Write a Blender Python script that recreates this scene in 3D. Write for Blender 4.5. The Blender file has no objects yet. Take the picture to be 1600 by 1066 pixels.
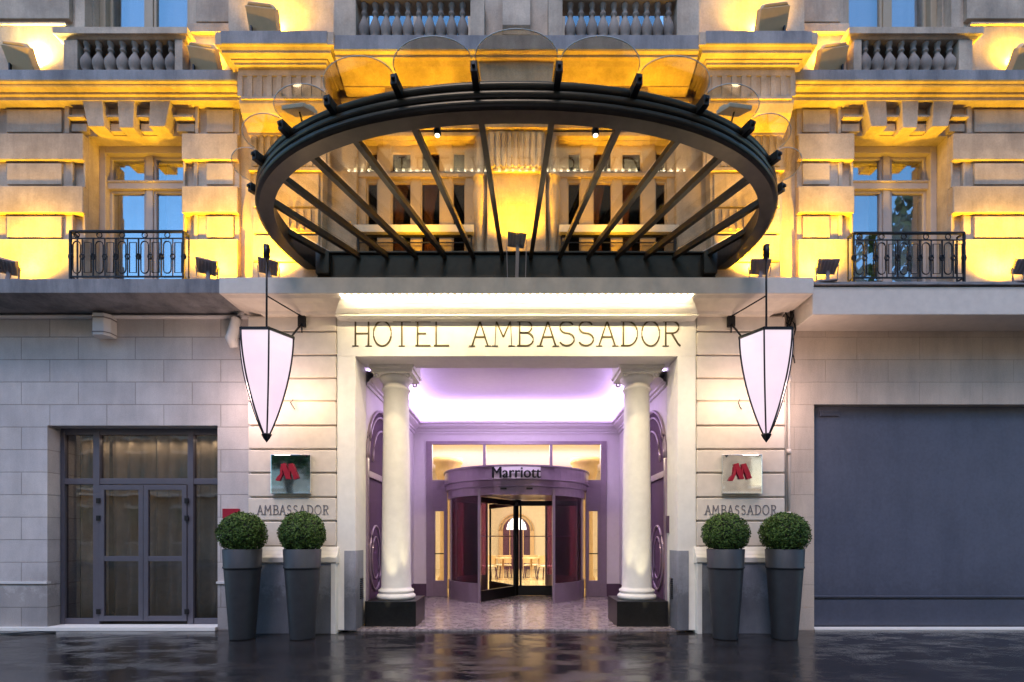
import bpy, bmesh, math, random
from mathutils import Vector, Matrix
R = math.radians
random.seed(7)
C = bpy.context.scene.collection
CZ = 1.45                      # eye height; facade plane is y = 0, camera 8 m in front of it
def X(px, d): return (px - 807) * d / 800.0
def Z(py, d): return CZ + (840 - py) * d / 800.0

# ------------------------------------------------------------------ materials
def newmat(name):
    m = bpy.data.materials.new(name); m.use_nodes = True
    nt = m.node_tree; b = nt.nodes['Principled BSDF']
    return m, nt, b
def N(nt, t, **k):
    n = nt.nodes.new(t)
    for a, v in k.items(): setattr(n, a, v)
    return n
def ramp(nt, fac, stops):
    r = N(nt, 'ShaderNodeValToRGB'); e = r.color_ramp.elements
    while len(e) > 1: e.remove(e[-1])
    e[0].position = stops[0][0]; e[0].color = (*stops[0][1], 1)
    for p, c in stops[1:]:
        q = e.new(p); q.color = (*c, 1)
    nt.links.new(fac, r.inputs[0]); return r.outputs[0]
def coords(nt):
    g = N(nt, 'ShaderNodeNewGeometry'); return g.outputs['Position']
def noise(nt, vec, scale, detail=6, rough=.6, stretch=None):
    if stretch:
        mp = N(nt, 'ShaderNodeMapping'); mp.inputs['Scale'].default_value = stretch
        nt.links.new(vec, mp.inputs[0]); vec = mp.outputs[0]
    n = N(nt, 'ShaderNodeTexNoise'); n.inputs['Scale'].default_value = scale
    n.inputs['Detail'].default_value = detail; n.inputs['Roughness'].default_value = rough
    nt.links.new(vec, n.inputs['Vector']); return n.outputs['Fac']
def mul(nt, a, b, fac=1.0, mode='MULTIPLY'):
    m = N(nt, 'ShaderNodeMix', data_type='RGBA', blend_type=mode)
    m.inputs[0].default_value = fac
    nt.links.new(a, m.inputs[6]); nt.links.new(b, m.inputs[7]); return m.outputs[2]
def stone(name, c, var=.2, rough=.8, bump=.3, streak=.16, brick=None, fine=60, dirt=0):
    m, nt, b = newmat(name); P = coords(nt)
    lo = tuple(x * (1 - var) for x in c); hi = tuple(min(1, x * (1 + var * .7)) for x in c)
    col = ramp(nt, noise(nt, P, 1.7, 8), [(.3, lo), (.7, hi)])
    col = mul(nt, col, ramp(nt, noise(nt, P, fine, 3), [(.3, (.86,) * 3), (.65, (1,) * 3)]))
    if streak:
        s = ramp(nt, noise(nt, P, 1.1, 8, .7, (2.6, 2.6, .5)), [(.34, (1 - streak, 1 - streak * .98, 1 - streak * .9)), (.58, (1, 1, 1))])
        col = mul(nt, col, s)
    if dirt:   # splash stains and grime low on the wall
        sz = N(nt, 'ShaderNodeSeparateXYZ'); nt.links.new(P, sz.inputs[0])
        n2 = N(nt, 'ShaderNodeMath', operation='MULTIPLY_ADD'); nt.links.new(noise(nt, P, 6, 9, .75), n2.inputs[0]); n2.inputs[1].default_value = -1.1; nt.links.new(sz.outputs[2], n2.inputs[2])
        col = mul(nt, col, ramp(nt, n2.outputs[0], [(0, (1 - dirt, 1 - dirt, 1 - dirt)), (.12, (1, 1, 1))]) if 0 else ramp(nt, n2.outputs[0], [(0.0, (1 - dirt,) * 3), (.18, (1 - dirt * .35,) * 3), (.55, (1, 1, 1))]))
    hgt = noise(nt, P, fine * .8, 4)
    bp = N(nt, 'ShaderNodeBump'); bp.inputs['Strength'].default_value = bump; bp.inputs['Distance'].default_value = .004
    nt.links.new(hgt, bp.inputs['Height']); nrm = bp.outputs[0]
    if brick:
        bw, bh, z0, x0, mort = brick
        sx = N(nt, 'ShaderNodeSeparateXYZ'); nt.links.new(P, sx.inputs[0])
        ax = N(nt, 'ShaderNodeMath', operation='ADD'); nt.links.new(sx.outputs[0], ax.inputs[0]); ax.inputs[1].default_value = 50 * bw * 2 - x0
        az = N(nt, 'ShaderNodeMath', operation='ADD'); nt.links.new(sx.outputs[2], az.inputs[0]); az.inputs[1].default_value = 20 * bh - z0
        cx = N(nt, 'ShaderNodeCombineXYZ'); nt.links.new(ax.outputs[0], cx.inputs[0]); nt.links.new(az.outputs[0], cx.inputs[1])
        bt = N(nt, 'ShaderNodeTexBrick'); nt.links.new(cx.outputs[0], bt.inputs[0])
        bt.offset = .5; bt.squash = 1
        for k, v in (('Scale', 1), ('Mortar Size', mort), ('Mortar Smooth', .3), ('Bias', 0), ('Brick Width', bw), ('Row Height', bh)):
            bt.inputs[k].default_value = v
        bt.inputs['Color1'].default_value = (.86, .87, .89, 1); bt.inputs['Color2'].default_value = (1, .99, .97, 1)
        bt.inputs['Mortar'].default_value = (.6, .58, .56, 1)
        if mort < .005:
            bt.inputs['Color1'].default_value = (.95, .95, .95, 1); bt.inputs['Mortar'].default_value = (.78, .76, .74, 1)
        col = mul(nt, col, bt.outputs['Color'])
        b2 = N(nt, 'ShaderNodeBump', invert=True); b2.inputs['Strength'].default_value = .8; b2.inputs['Distance'].default_value = .008
        nt.links.new(bt.outputs['Fac'], b2.inputs['Height']); nt.links.new(nrm, b2.inputs['Normal']); nrm = b2.outputs[0]
    nt.links.new(col, b.inputs['Base Color']); nt.links.new(nrm, b.inputs['Normal'])
    b.inputs['Roughness'].default_value = rough
    return m
def paint(name, c, rough=.45, metal=0, var=.06, bump=.05, scale=8, spec=None):
    m, nt, b = newmat(name); P = coords(nt)
    lo = tuple(x * (1 - var) for x in c); hi = tuple(min(1, x * (1 + var)) for x in c)
    nt.links.new(ramp(nt, noise(nt, P, scale, 6), [(.3, lo), (.7, hi)]), b.inputs['Base Color'])
    rr = N(nt, 'ShaderNodeMapRange'); rr.inputs[3].default_value = rough * .8; rr.inputs[4].default_value = min(1, rough * 1.25)
    nt.links.new(noise(nt, P, scale * 2.3, 5), rr.inputs[0]); nt.links.new(rr.outputs[0], b.inputs['Roughness'])
    bp = N(nt, 'ShaderNodeBump'); bp.inputs['Strength'].default_value = bump; bp.inputs['Distance'].default_value = .002
    nt.links.new(noise(nt, P, 45, 4), bp.inputs['Height']); nt.links.new(bp.outputs[0], b.inputs['Normal'])
    b.inputs['Metallic'].default_value = metal
    if spec is not None: b.inputs['Specular IOR Level'].default_value = spec
    return m
def emit(name, c, s):
    m, nt, b = newmat(name)
    b.inputs['Base Color'].default_value = (.3, .3, .3, 1)
    b.inputs['Emission Color'].default_value = (*c, 1); b.inputs['Emission Strength'].default_value = s
    return m
def glass(name, tint, gloss, rough=.02, wob=0.0, gcol=(1, 1, 1)):
    m = bpy.data.materials.new(name); m.use_nodes = True; nt = m.node_tree; nt.nodes.clear()
    o = N(nt, 'ShaderNodeOutputMaterial'); mx = N(nt, 'ShaderNodeMixShader')
    t = N(nt, 'ShaderNodeBsdfTransparent'); t.inputs[0].default_value = (*tint, 1)
    g = N(nt, 'ShaderNodeBsdfGlossy'); g.inputs['Roughness'].default_value = rough; g.inputs[0].default_value = (*gcol, 1)
    lw_ = N(nt, 'ShaderNodeLayerWeight'); pw_ = N(nt, 'ShaderNodeMath', operation='POWER'); pw_.inputs[1].default_value = 5
    nt.links.new(lw_.outputs['Facing'], pw_.inputs[0]); fr = N(nt, 'ShaderNodeMath', operation='MULTIPLY'); fr.inputs[1].default_value = .9; nt.links.new(pw_.outputs[0], fr.inputs[0])
    ad = N(nt, 'ShaderNodeMath', operation='ADD', use_clamp=True); ad.inputs[1].default_value = gloss
    nt.links.new(fr.outputs[0], ad.inputs[0]); nt.links.new(ad.outputs[0], mx.inputs[0])
    nt.links.new(t.outputs[0], mx.inputs[1]); nt.links.new(g.outputs[0], mx.inputs[2]); nt.links.new(mx.outputs[0], o.inputs[0])
    if wob:
        bp = N(nt, 'ShaderNodeBump'); bp.inputs['Strength'].default_value = wob; bp.inputs['Distance'].default_value = .02
        nt.links.new(noise(nt, coords(nt), 1.6, 2), bp.inputs['Height']); nt.links.new(bp.outputs[0], g.inputs['Normal'])
    return m

M = {}
M['stone'] = stone('warm_limestone', (.50, .39, .285), .34, streak=.3, bump=.5, fine=38)
M['stone_dark'] = stone('weathered_ledge_stone', (.27, .26, .26), .25, streak=.5)
M['stone_low'] = stone('pale_ashlar', (.62, .57, .54), .16, streak=.15, dirt=.4, brick=(.89, .352, Z(562, 8), X(78, 8), .007))
M['stone_right'] = stone('cream_ashlar', (.60, .50, .40), .12, streak=.2, brick=(.98, .352, Z(562, 8), X(1290, 8), .004))
M['baluster'] = stone('weathered_baluster_stone', (.27, .22, .18), .3, streak=.3)
M['white'] = paint('portal_white_paint', (.74, .71, .65), .55, var=.05)
M['white_pier'] = paint('pier_cream_paint', (.62, .55, .47), .6, var=.07, bump=.15)
M['plinth'] = stone('grey_plinth_stone', (.30, .31, .35), .25, streak=.3, dirt=.5)
M['marble_black'] = paint('black_marble', (.012, .012, .013), .12, var=.6)
M['iron'] = paint('wrought_iron', (.012, .012, .014), .45, .4)
M['canopy'] = paint('dark_bronze_metal', (.042, .036, .028), .30, .5, var=.2)
M['stub'] = paint('black_rafter_metal', (.012, .012, .012), .5, .3)
M['frame_tan'] = paint('tan_window_wood', (.42, .34, .28), .5)
M['frame_cream'] = paint('cream_window_wood', (.36, .27, .17), .5)
M['frame_grey'] = paint('grey_aluminium', (.12, .115, .14), .4, .35)
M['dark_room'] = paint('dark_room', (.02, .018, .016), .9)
M['pane'] = glass('window_pane', (.80, .82, .84), .25, .01, .1)
M['pane_brown'] = glass('brown_reflection_pane', (.55, .42, .32), .0, .02, .1, (.7, .5, .35))  # brown of the canopy's reflection is put into the glass colour
M['pane_clear'] = glass('clear_pane', (.97, .97, .97), .02, .01)
M['pane_dark'] = glass('dark_shop_pane', (.72, .72, .74), .07, .02, .1)
M['pane_purple'] = glass('tinted_drum_glass', (.42, .25, .40), .03, .02)
M['canopy_glass'] = glass('canopy_glass', (.87, .82, .70), .045, .02)
M['glass_edge'] = paint('ground_glass_edge', (.55, .6, .58), .3)
M['voile'] = paint('voile_curtain', (.62, .66, .72), .9)
M['drape'] = paint('tan_drape', (.27, .22, .16), .9, var=.15)
M['planter'] = paint('slate_grey_planter', (.030, .031, .034), .5, var=.15, bump=.3)
M['panel'] = stone('slate_blue_panel', (.085, .095, .135), .10, .5, .06, .14, fine=20, dirt=.2)
M['lamp_metal'] = paint('grey_lamp_metal', (.22, .19, .19), .5, .3)
M['lamp_box'] = paint('beige_lamp_box', (.6, .43, .24), .55)
M['gold'] = paint('dull_gilded_letter', (.09, .07, .03), .4, .5)
M['grey_letter'] = paint('grey_letter', (.16, .15, .16), .5)
M['black'] = paint('black_enamel', (.008, .008, .01), .3)
M['mirror'] = paint('mirror_steel', (.8, .84, .86), .04, 1.0, var=.02, bump=.02)
M['red'] = paint('dark_red_enamel', (.30, .006, .025), .4)
M['white_plastic'] = paint('white_plastic', (.6, .58, .56), .5)
M['lilac'] = paint('portal_wall_paint', (.66, .60, .66), .6, var=.03)
M['lilac_dark'] = paint('mauve_grey_metal', (.30, .23, .30), .3, .35)
M['door_dark'] = paint('dark_mauve_panel', (.10, .06, .10), .85, spec=.08)
M['cream'] = paint('lobby_cream', (.74, .66, .50), .7)
M['curtain_red'] = paint('plum_fabric', (.25, .03, .08), .8)
M['led'] = emit('led_strip', (1, .86, .58), 4)
M['cove'] = emit('violet_led', (.72, .6, 1), 1.6)
M['lobby_glow'] = emit('lobby_ceiling_lamp', (1, .82, .5), 5)
def lantern_glass():
    m, nt, b = newmat('lantern_opal'); P = coords(nt)
    b.inputs['Base Color'].default_value = (.12, .11, .12, 1); b.inputs['Roughness'].default_value = .3
    b.inputs['Emission Strength'].default_value = .15
    nt.links.new(ramp(nt, noise(nt, P, 1.6, 3), [(.35, (1, .74, .9)), (.65, (1, .84, .93))]), b.inputs['Emission Color'])
    return m
M['opal'] = lantern_glass()
def wet():
    m, nt, b = newmat('wet_asphalt'); P = coords(nt)
    col = ramp(nt, noise(nt, P, 1.1, 8, .7), [(.3, (.010, .010, .011)), (.7, (.034, .030, .030))])
    col = mul(nt, col, ramp(nt, noise(nt, P, 140, 3), [(.35, (.6,) * 3), (.7, (1.25,) * 3)]))
    nt.links.new(col, b.inputs['Base Color'])
    rr = ramp(nt, noise(nt, P, .9, 7, .62, (1, 1.6, 1)), [(.36, (.04,) * 3), (.54, (.08,) * 3), (.72, (.28,) * 3)])
    nt.links.new(rr, b.inputs['Roughness'])
    b1 = N(nt, 'ShaderNodeBump'); b1.inputs['Strength'].default_value = .22; b1.inputs['Distance'].default_value = .010
    nt.links.new(noise(nt, P, 4.5, 5, .55, (1, .6, 1)), b1.inputs['Height'])
    b2 = N(nt, 'ShaderNodeBump'); b2.inputs['Strength'].default_value = .5; b2.inputs['Distance'].default_value = .004
    msk = ramp(nt, noise(nt, P, 1.3, 8, .7, (1, 2.2, 1)), [(.48, (.12,) * 3), (.60, (1,) * 3)])
    nt.links.new(mul(nt, ramp(nt, noise(nt, P, 70, 4, .7), [(.3, (0,) * 3), (.7, (1,) * 3)]), msk), b2.inputs['Height']); nt.links.new(b1.outputs[0], b2.inputs['Normal'])
    nt.links.new(b2.outputs[0], b.inputs['Normal'])
    return m
M['wet'] = wet()
def veined(name, c1, c2, rough, scale=2.0):
    m, nt, b = newmat(name); P = coords(nt)
    n = noise(nt, P, scale, 10, .72)
    nt.links.new(ramp(nt, n, [(.40, c1), (.47, c2), (.5, c1), (.56, c2), (.62, c1)]), b.inputs['Base Color'])
    b.inputs['Roughness'].default_value = rough
    return m
M['floor_marble'] = veined('veined_marble_floor', (.36, .31, .30), (.17, .135, .14), .2, 1.6)
M['plinth_black'] = veined('black_veined_marble', (.004, .004, .004), (.010, .010, .010), .3, 2.0)
M['lobby_floor'] = veined('lobby_marble', (.6, .5, .3), (.5, .38, .2), .15)
def leafmat(name, a, b_):
    m, nt, b = newmat(name)
    nt.links.new(ramp(nt, noise(nt, coords(nt), 26, 3), [(.35, a), (.65, b_)]), b.inputs['Base Color'])
    b.inputs['Roughness'].default_value = .7; b.inputs['Specular IOR Level'].default_value = .3
    return m
M['leaf'] = leafmat('boxwood_leaf', (.02, .05, .008), (.085, .15, .025))
M['leaf_far'] = leafmat('street_tree_leaf', (.03, .06, .02), (.07, .12, .04))
M['twig'] = paint('dark_twig', (.012, .014, .008), .9)
M['bark'] = stone('tree_bark', (.09, .07, .05), .3, streak=.4)

# ------------------------------------------------------------------ mesh builder
class MB:
    def __init__(s, sx=1, dx=0.0): s.v = []; s.f = []; s.sm = []; s.sx = sx; s.dx = dx
    def add(s, vs, fs, smooth=False):
        o = len(s.v); s.v += [(s.sx * x + s.dx, y, z) for x, y, z in vs]
        for f in fs: s.f.append(tuple(i + o for i in f)); s.sm.append(smooth)
        return s
    def box(s, x0, x1, y0, y1, z0, z1):
        return s.add([(x0, y0, z0), (x1, y0, z0), (x1, y1, z0), (x0, y1, z0), (x0, y0, z1), (x1, y0, z1), (x1, y1, z1), (x0, y1, z1)],
                     [(0, 3, 2, 1), (4, 5, 6, 7), (0, 1, 5, 4), (1, 2, 6, 5), (2, 3, 7, 6), (3, 0, 4, 7)])
    def prism(s, poly, ax, a0, a1, smooth=False):
        n = len(poly)
        mk = {'y': lambda p, a: (p[0], a, p[1]), 'x': lambda p, a: (a, p[0], p[1]), 'z': lambda p, a: (p[0], p[1], a)}[ax]
        vs = [mk(p, a0) for p in poly] + [mk(p, a1) for p in poly]
        s.add(vs, [tuple(range(n)), tuple(range(2 * n - 1, n - 1, -1))])
        o = len(s.v) - 2 * n
        for i in range(n):
            j = (i + 1) % n; s.f.append((o + i, o + j, o + n + j, o + n + i)); s.sm.append(smooth)
        return s
    def bar(s, p0, p1, w, h, up=(0, 0, 1)):
        p0 = Vector(p0); p1 = Vector(p1); d = (p1 - p0).normalized(); u = Vector(up)
        if abs(d.dot(u)) > .98: u = Vector((0, 1, 0))
        a = d.cross(u).normalized() * w / 2; b = a.cross(d).normalized() * h / 2
        return s.add([tuple(p + i * a + j * b) for p in (p0, p1) for i, j in ((-1, -1), (1, -1), (1, 1), (-1, 1))],
                     [(0, 1, 2, 3), (7, 6, 5, 4), (0, 4, 5, 1), (1, 5, 6, 2), (2, 6, 7, 3), (3, 7, 4, 0)])
    def tube(s, pts, r, n=8, closed=False):
        P = [Vector(p) for p in pts]; m = len(P); vs = []
        for i, p in enumerate(P):
            if closed: t = P[(i + 1) % m] - P[i - 1]
            else: t = P[min(i + 1, m - 1)] - P[max(i - 1, 0)]
            t.normalize(); u = Vector((0, 0, 1)) if abs(t.z) < .9 else Vector((0, 1, 0))
            a = t.cross(u).normalized(); b = a.cross(t)
            rr = r[i] if isinstance(r, (list, tuple)) else r
            vs += [tuple(p + a * rr * math.cos(2 * math.pi * k / n) + b * rr * math.sin(2 * math.pi * k / n)) for k in range(n)]
        fs = []
        for i in range(m if closed else m - 1):
            j = (i + 1) % m
            for k in range(n): fs.append((i * n + k, i * n + (k + 1) % n, j * n + (k + 1) % n, j * n + k))
        if not closed: fs += [tuple(range(n)), tuple(range(m * n - 1, (m - 1) * n - 1, -1))]
        return s.add(vs, fs, True)
    def lathe(s, cx, cy, prof, n=32, smooth=True):
        vs = []; fs = []; m = len(prof)
        for r, z in prof:
            vs += [(cx + r * math.cos(2 * math.pi * k / n), cy + r * math.sin(2 * math.pi * k / n), z) for k in range(n)]
        for i in range(m - 1):
            for k in range(n): fs.append((i * n + k, i * n + (k + 1) % n, (i + 1) * n + (k + 1) % n, (i + 1) * n + k))
        fs += [tuple(range(n)), tuple(range(m * n - 1, (m - 1) * n - 1, -1))]
        return s.add(vs, fs, smooth)
    def arc(s, cx, cy, r0, r1, a0, a1, z0, z1, n=24):   # angle 0 = towards the street (-y)
        vs = []; fs = []
        for i in range(n + 1):
            a = a0 + (a1 - a0) * i / n; sx, cy_ = math.sin(a), -math.cos(a)
            for r, z in ((r0, z0), (r1, z0), (r1, z1), (r0, z1)): vs.append((cx + r * sx, cy + r * cy_, z))
        for i in range(n):
            for k in range(4): fs.append((i * 4 + k, i * 4 + (k + 1) % 4, i * 4 + 4 + (k + 1) % 4, i * 4 + 4 + k))
        if abs(a1 - a0) < 6.28: fs += [(0, 1, 2, 3), (n * 4 + 3, n * 4 + 2, n * 4 + 1, n * 4)]
        return s.add(vs, fs)
    def cornice(s, x0, x1, prof, yb, ret=True, lim=9):
        # prof: (y, z) from the wall out and back; mitred returns at both ends
        p0 = prof[0][0]; vs = []; fs = []; n = len(prof)
        for y, z in prof:
            e = max(0, p0 - y) if ret else 0
            if e > lim: e = lim - (e - lim) * .7
            vs += [(x0 - e, yb, z), (x0 - e, y, z), (x1 + e, y, z), (x1 + e, yb, z)]
        for i in range(n - 1):
            for k in range(3): fs.append((i * 4 + k, i * 4 + k + 1, i * 4 + 5 + k, i * 4 + 4 + k))
        fs.append((0, 3, 2, 1)); o = (n - 1) * 4; fs.append((o, o + 1, o + 2, o + 3))
        return s.add(vs, fs)
    def each(s, name, mat, parent=None, bevel=0):
        par = list(range(len(s.v)))
        def fd(i):
            while par[i] != i: par[i] = par[par[i]]; i = par[i]
            return i
        for f in s.f:
            for i in f[1:]: par[fd(i)] = fd(f[0])
        comp = {}
        for f, sm in zip(s.f, s.sm): comp.setdefault(fd(f[0]), []).append((f, sm))
        out = []
        for c in comp.values():
            idx = sorted({i for f, _ in c for i in f}); mp = {i: k for k, i in enumerate(idx)}
            m = MB(); m.v = [s.v[i] for i in idx]; m.f = [tuple(mp[i] for i in f) for f, _ in c]; m.sm = [q for _, q in c]
            out.append(m.build(name, mat, parent, bevel))
        return out
    def build(s, name, mat, parent=None, bevel=0, loc=None):
        me = bpy.data.meshes.new(name); off = Vector(loc) if loc else Vector((0, 0, 0))
        me.from_pydata([tuple(Vector(v) - off) for v in s.v], [], s.f)
        for p, sm in zip(me.polygons, s.sm): p.use_smooth = sm
        bm = bmesh.new(); bm.from_mesh(me)
        bmesh.ops.remove_doubles(bm, verts=bm.verts, dist=1e-6) if len(s.v) < 200 else None
        bmesh.ops.recalc_face_normals(bm, faces=bm.faces); bm.to_mesh(me); bm.free()
        me.materials.append(M[mat] if isinstance(mat, str) else mat)
        o = bpy.data.objects.new(name, me); C.objects.link(o)
        if loc: o.location = off
        if parent is not None: o.parent = parent; 
        if parent is not None and loc is None: pass
        if bevel:
            b = o.modifiers.new('bevel', 'BEVEL'); b.width = bevel; b.segments = 2; b.limit_method = 'ANGLE'; b.angle_limit = R(40)
        return o
def tag(o, label=None, cat=None, group=None, kind=None):
    if label: o['label'] = label
    if cat: o['category'] = cat
    if group: o['group'] = group
    if kind: o['kind'] = kind
    return o
def thing(name, label, cat, loc=(0, 0, 0), group=None, rz=0):
    o = bpy.data.objects.new(name, None); C.objects.link(o); o.location = loc; o.rotation_euler = (0, 0, rz)
    o.empty_display_size = .1
    return tag(o, label, cat, group)
def children(o): return [c for c in bpy.data.objects if c.parent == o]
def dup(o, parent=None, mirror=False):
    c = o.copy(); C.objects.link(c); c.parent = parent
    for ch in children(o):
        if ch.name in made: continue
        dup(ch, c)
    return c
made = set()
def area(name, loc, rot, sx, sy, col, e, spread=None, parent=None):
    l = bpy.data.lights.new(name, 'AREA'); l.shape = 'RECTANGLE'; l.size = sx; l.size_y = sy; l.color = col; l.energy = e
    if spread: l.spread = spread
    o = bpy.data.objects.new(name, l); C.objects.link(o); o.location = loc; o.rotation_euler = rot
    return o
def aim(o, tgt):
    d = Vector(tgt) - o.location; o.rotation_euler = d.to_track_quat('-Z', 'Y').to_euler()
def spot(name, loc, tgt, col, e, ang=120, blend=.8, size=.06):
    l = bpy.data.lights.new(name, 'SPOT'); l.color = col; l.energy = e; l.spot_size = R(ang); l.spot_blend = blend; l.shadow_soft_size = size
    o = bpy.data.objects.new(name, l); C.objects.link(o); o.location = loc; aim(o, tgt)
    return o
def point(name, loc, col, e, size=.1):
    l = bpy.data.lights.new(name, 'POINT'); l.color = col; l.energy = e; l.shadow_soft_size = size
    o = bpy.data.objects.new(name, l); C.objects.link(o); o.location = loc
    return o

# stroke lettering, cap height 1, each letter normalised to width 1
def arcpts(cx, cy, rx, ry, a0, a1, n=14):
    return [(cx + rx * math.cos(R(a0 + (a1 - a0) * i / n)), cy + ry * math.sin(R(a0 + (a1 - a0) * i / n))) for i in range(n + 1)]
GL = {
 'H': [[(.08, 0), (.08, 1)], [(.92, 0), (.92, 1)], [(.08, .5), (.92, .5)]],
 'O': [arcpts(.5, .5, .48, .5, 0, 360, 28)],
 'T': [[(.5, 0), (.5, 1)], [(0, .985), (1, .985)]],
 'E': [[(.15, 0), (.15, 1)], [(0, .985), (1, .985)], [(.15, .5), (.7, .5)], [(0, .015), (1, .015)]],
 'L': [[(.15, 0), (.15, 1)], [(0, .015), (1, .015)]],
 'A': [[(.06, 0), (.5, 1)], [(.5, 1), (.94, 0)], [(.22, .36), (.78, .36)]],
 'M': [[(.08, 0), (.14, 1)], [(.14, 1), (.5, .35)], [(.5, .35), (.86, 1)], [(.86, 1), (.92, 0)]],
 'B': [[(.15, 0), (.15, 1)], [(0, .985), (.55, .985)] + arcpts(.55, .76, .33, .225, 90, -90) + [(.15, .535)], [(.15, .53), (.55, .53)] + arcpts(.55, .27, .42, .26, 90, -90) + [(0, .015)]],
 'S': [arcpts(.5, .75, .42, .235, 25, 270, 16)[:-1] + arcpts(.5, .265, .46, .25, 90, -155, 18)],
 'D': [[(.15, 0), (.15, 1)], [(0, .985), (.4, .985)] + arcpts(.4, .5, .56, .485, 90, -90, 20) + [(0, .015)]],
 'R': [[(.15, 0), (.15, 1)], [(0, .985), (.55, .985)] + arcpts(.55, .75, .35, .235, 90, -90) + [(.15, .515)], [(.5, .515), (.85, .1), (1, 0)]],
}
SERIF = {'H': [(.08, 0), (.08, 1), (.92, 0), (.92, 1)], 'T': [(.5, 0)], 'A': [(.06, 0), (.94, 0)], 'M': [(.08, 0), (.92, 0)], 'R': [(.15, 0)], 'E': [], 'L': [(.15, 1)], 'B': [], 'D': [], 'S': [], 'O': []}
def letter(mb, ch, x0, x1, z0, z1, y, w, t=.008):
    for st in GL[ch]:
        P = [(x0 + a * (x1 - x0), z0 + b * (z1 - z0)) for a, b in st]
        for i in range(len(P) - 1): mb.bar((P[i][0], y, P[i][1]), (P[i + 1][0], y, P[i + 1][1]), t, w, up=(0, 0, 1)) if abs(P[i + 1][0] - P[i][0]) > 1e-4 else mb.box(P[i][0] - w / 2, P[i][0] + w / 2, y - t / 2, y + t / 2, min(P[i][1], P[i + 1][1]), max(P[i][1], P[i + 1][1]))
    for a, b in SERIF[ch]:
        xx = x0 + a * (x1 - x0); zz = z0 + b * (z1 - z0); mb.box(xx - w * 2, xx + w * 2, y - t * .45, y + t * .45, zz - w * .3, zz + w * .3)

# ================================================================== SETTING
g = MB(); g.box(-150, 150, -9.5, 60, -.3, 0); tag(g.build('pavement', 'wet'), kind='structure')
g = MB(); g.box(-150, 150, -20.5, -9.65, -.4, -.13); tag(g.build('road', 'wet'), kind='structure')
g = MB(); g.box(-150, 150, -9.65, -9.5, -.3, .004); g.box(-150, 150, -20.65, -20.5, -.3, .004); tag(g.build('kerb', 'stone_dark'), kind='structure')
g = MB(); g.box(-150, 150, -150, -20.65, -.3, 0); tag(g.build('far_pavement', 'wet'), kind='structure')
g = MB(); g.box(-2.6, 2.6, -.115, 4.4, .002, .035); tag(g.build('portal_floor', 'floor_marble'), kind='structure')
g = MB(); g.box(-4.4, 4.4, 4.4, 15, .002, .035); tag(g.build('lobby_floor', 'lobby_floor'), kind='structure')

# ================================================================== HOTEL BUILDING
B = thing('hotel_building', 'cream stone hotel facade with gold floodlit upper storeys and a white columned entrance', 'building')

# ---- ground floor left
g = MB()
g.box(-14.0, X(74, 8), 0, .6, 0, 4.95); g.box(X(74, 8), X(340, 8), 0, .6, Z(665, 8), 4.95); g.box(X(340, 8), -2.62, .02, .6, 0, 4.95)
g.box(X(340, 8), -4.05, 0, .1, 0, 4.95)
lw = g.build('ground_floor_wall', 'stone_low', B)
g = MB(); z = Z(911, 8)
g.box(-14.0, X(74, 8) + .012, -.022, .05, z - .012, z + .022); g.box(X(340, 8) - .012, -4.05, -.022, .05, z - .012, z + .022)
g.each('string_course', 'white_plastic', lw)
g = MB(); g.box(-14.0, X(340, 8), -.07, .25, .003, .055); g.build('threshold', 'white', B)
# service door
DD = 8.25
door = MB(); xs = [X(97, DD), X(103, DD), X(148, DD), X(158, DD), X(295, DD), X(304, DD), X(349, DD), X(356, DD)]
def DZ(py): return Z(py, DD)
door.box(xs[0], xs[1], .22, .30, .06, DZ(674)); door.box(xs[6], xs[7], .22, .30, .06, DZ(674))
door.box(xs[2], xs[3], .215, .30, .06, DZ(674)); door.box(xs[4], xs[5], .215, .30, .06, DZ(674))
door.box(xs[0], xs[7], .225, .295, DZ(680), DZ(670)); door.box(xs[0], xs[7], .225, .295, DZ(757), DZ(748)); door.box(xs[1], xs[2], .23, .29, .06, DZ(966)); door.box(xs[5], xs[6], .23, .29, .06, DZ(966))
door.box(xs[0] - .02, xs[7] + .02, .24, .3, DZ(674), Z(665, 8) + .02)
dfr = door.build('glazed_door', 'frame_grey', B, .004)
for a, b in ((159, 227), (227.6, 294.5)):
    l = MB(); a0, b0 = X(a, DD), X(b, DD); y0, y1 = .20, .245
    l.box(a0, a0 + .075, y0, y1, DZ(970), DZ(758.5)); l.box(b0 - .075, b0, y0, y1, DZ(970), DZ(758.5))
    l.box(a0 + .07, b0 - .07, y0 + .003, y1 - .003, DZ(766), DZ(758.5)); l.box(a0 + .07, b0 - .07, y0 + .003, y1 - .003, DZ(970), DZ(962)); l.box(a0 + .07, b0 - .07, y0 + .003, y1 - .003, DZ(877), DZ(869))
    l.build('door_leaf', 'frame_grey', dfr, .003)
l = MB()
for xx in (158, 295):
    for zz in (783, 810, 955):
        l.box(X(xx, DD) - .03, X(xx, DD) + .03, .185, .2, DZ(zz + 4), DZ(zz - 4))
l.each('hinge', 'iron', dfr)
l = MB()
l.box(xs[1], xs[2], .262, .268, .08, DZ(757)); l.box(xs[1], xs[2], .262, .268, DZ(748), DZ(680)); l.box(xs[5], xs[6], .262, .268, .08, DZ(757)); l.box(xs[5], xs[6], .262, .268, DZ(748), DZ(680))
l.box(xs[3], xs[4], .262, .268, DZ(748), DZ(680)); l.box(X(165, DD), X(222, DD), .222, .228, DZ(962), DZ(766)); l.box(X(233, DD), X(289, DD), .222, .228, DZ(962), DZ(766))
l.each('pane', 'pane_dark', dfr)
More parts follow.
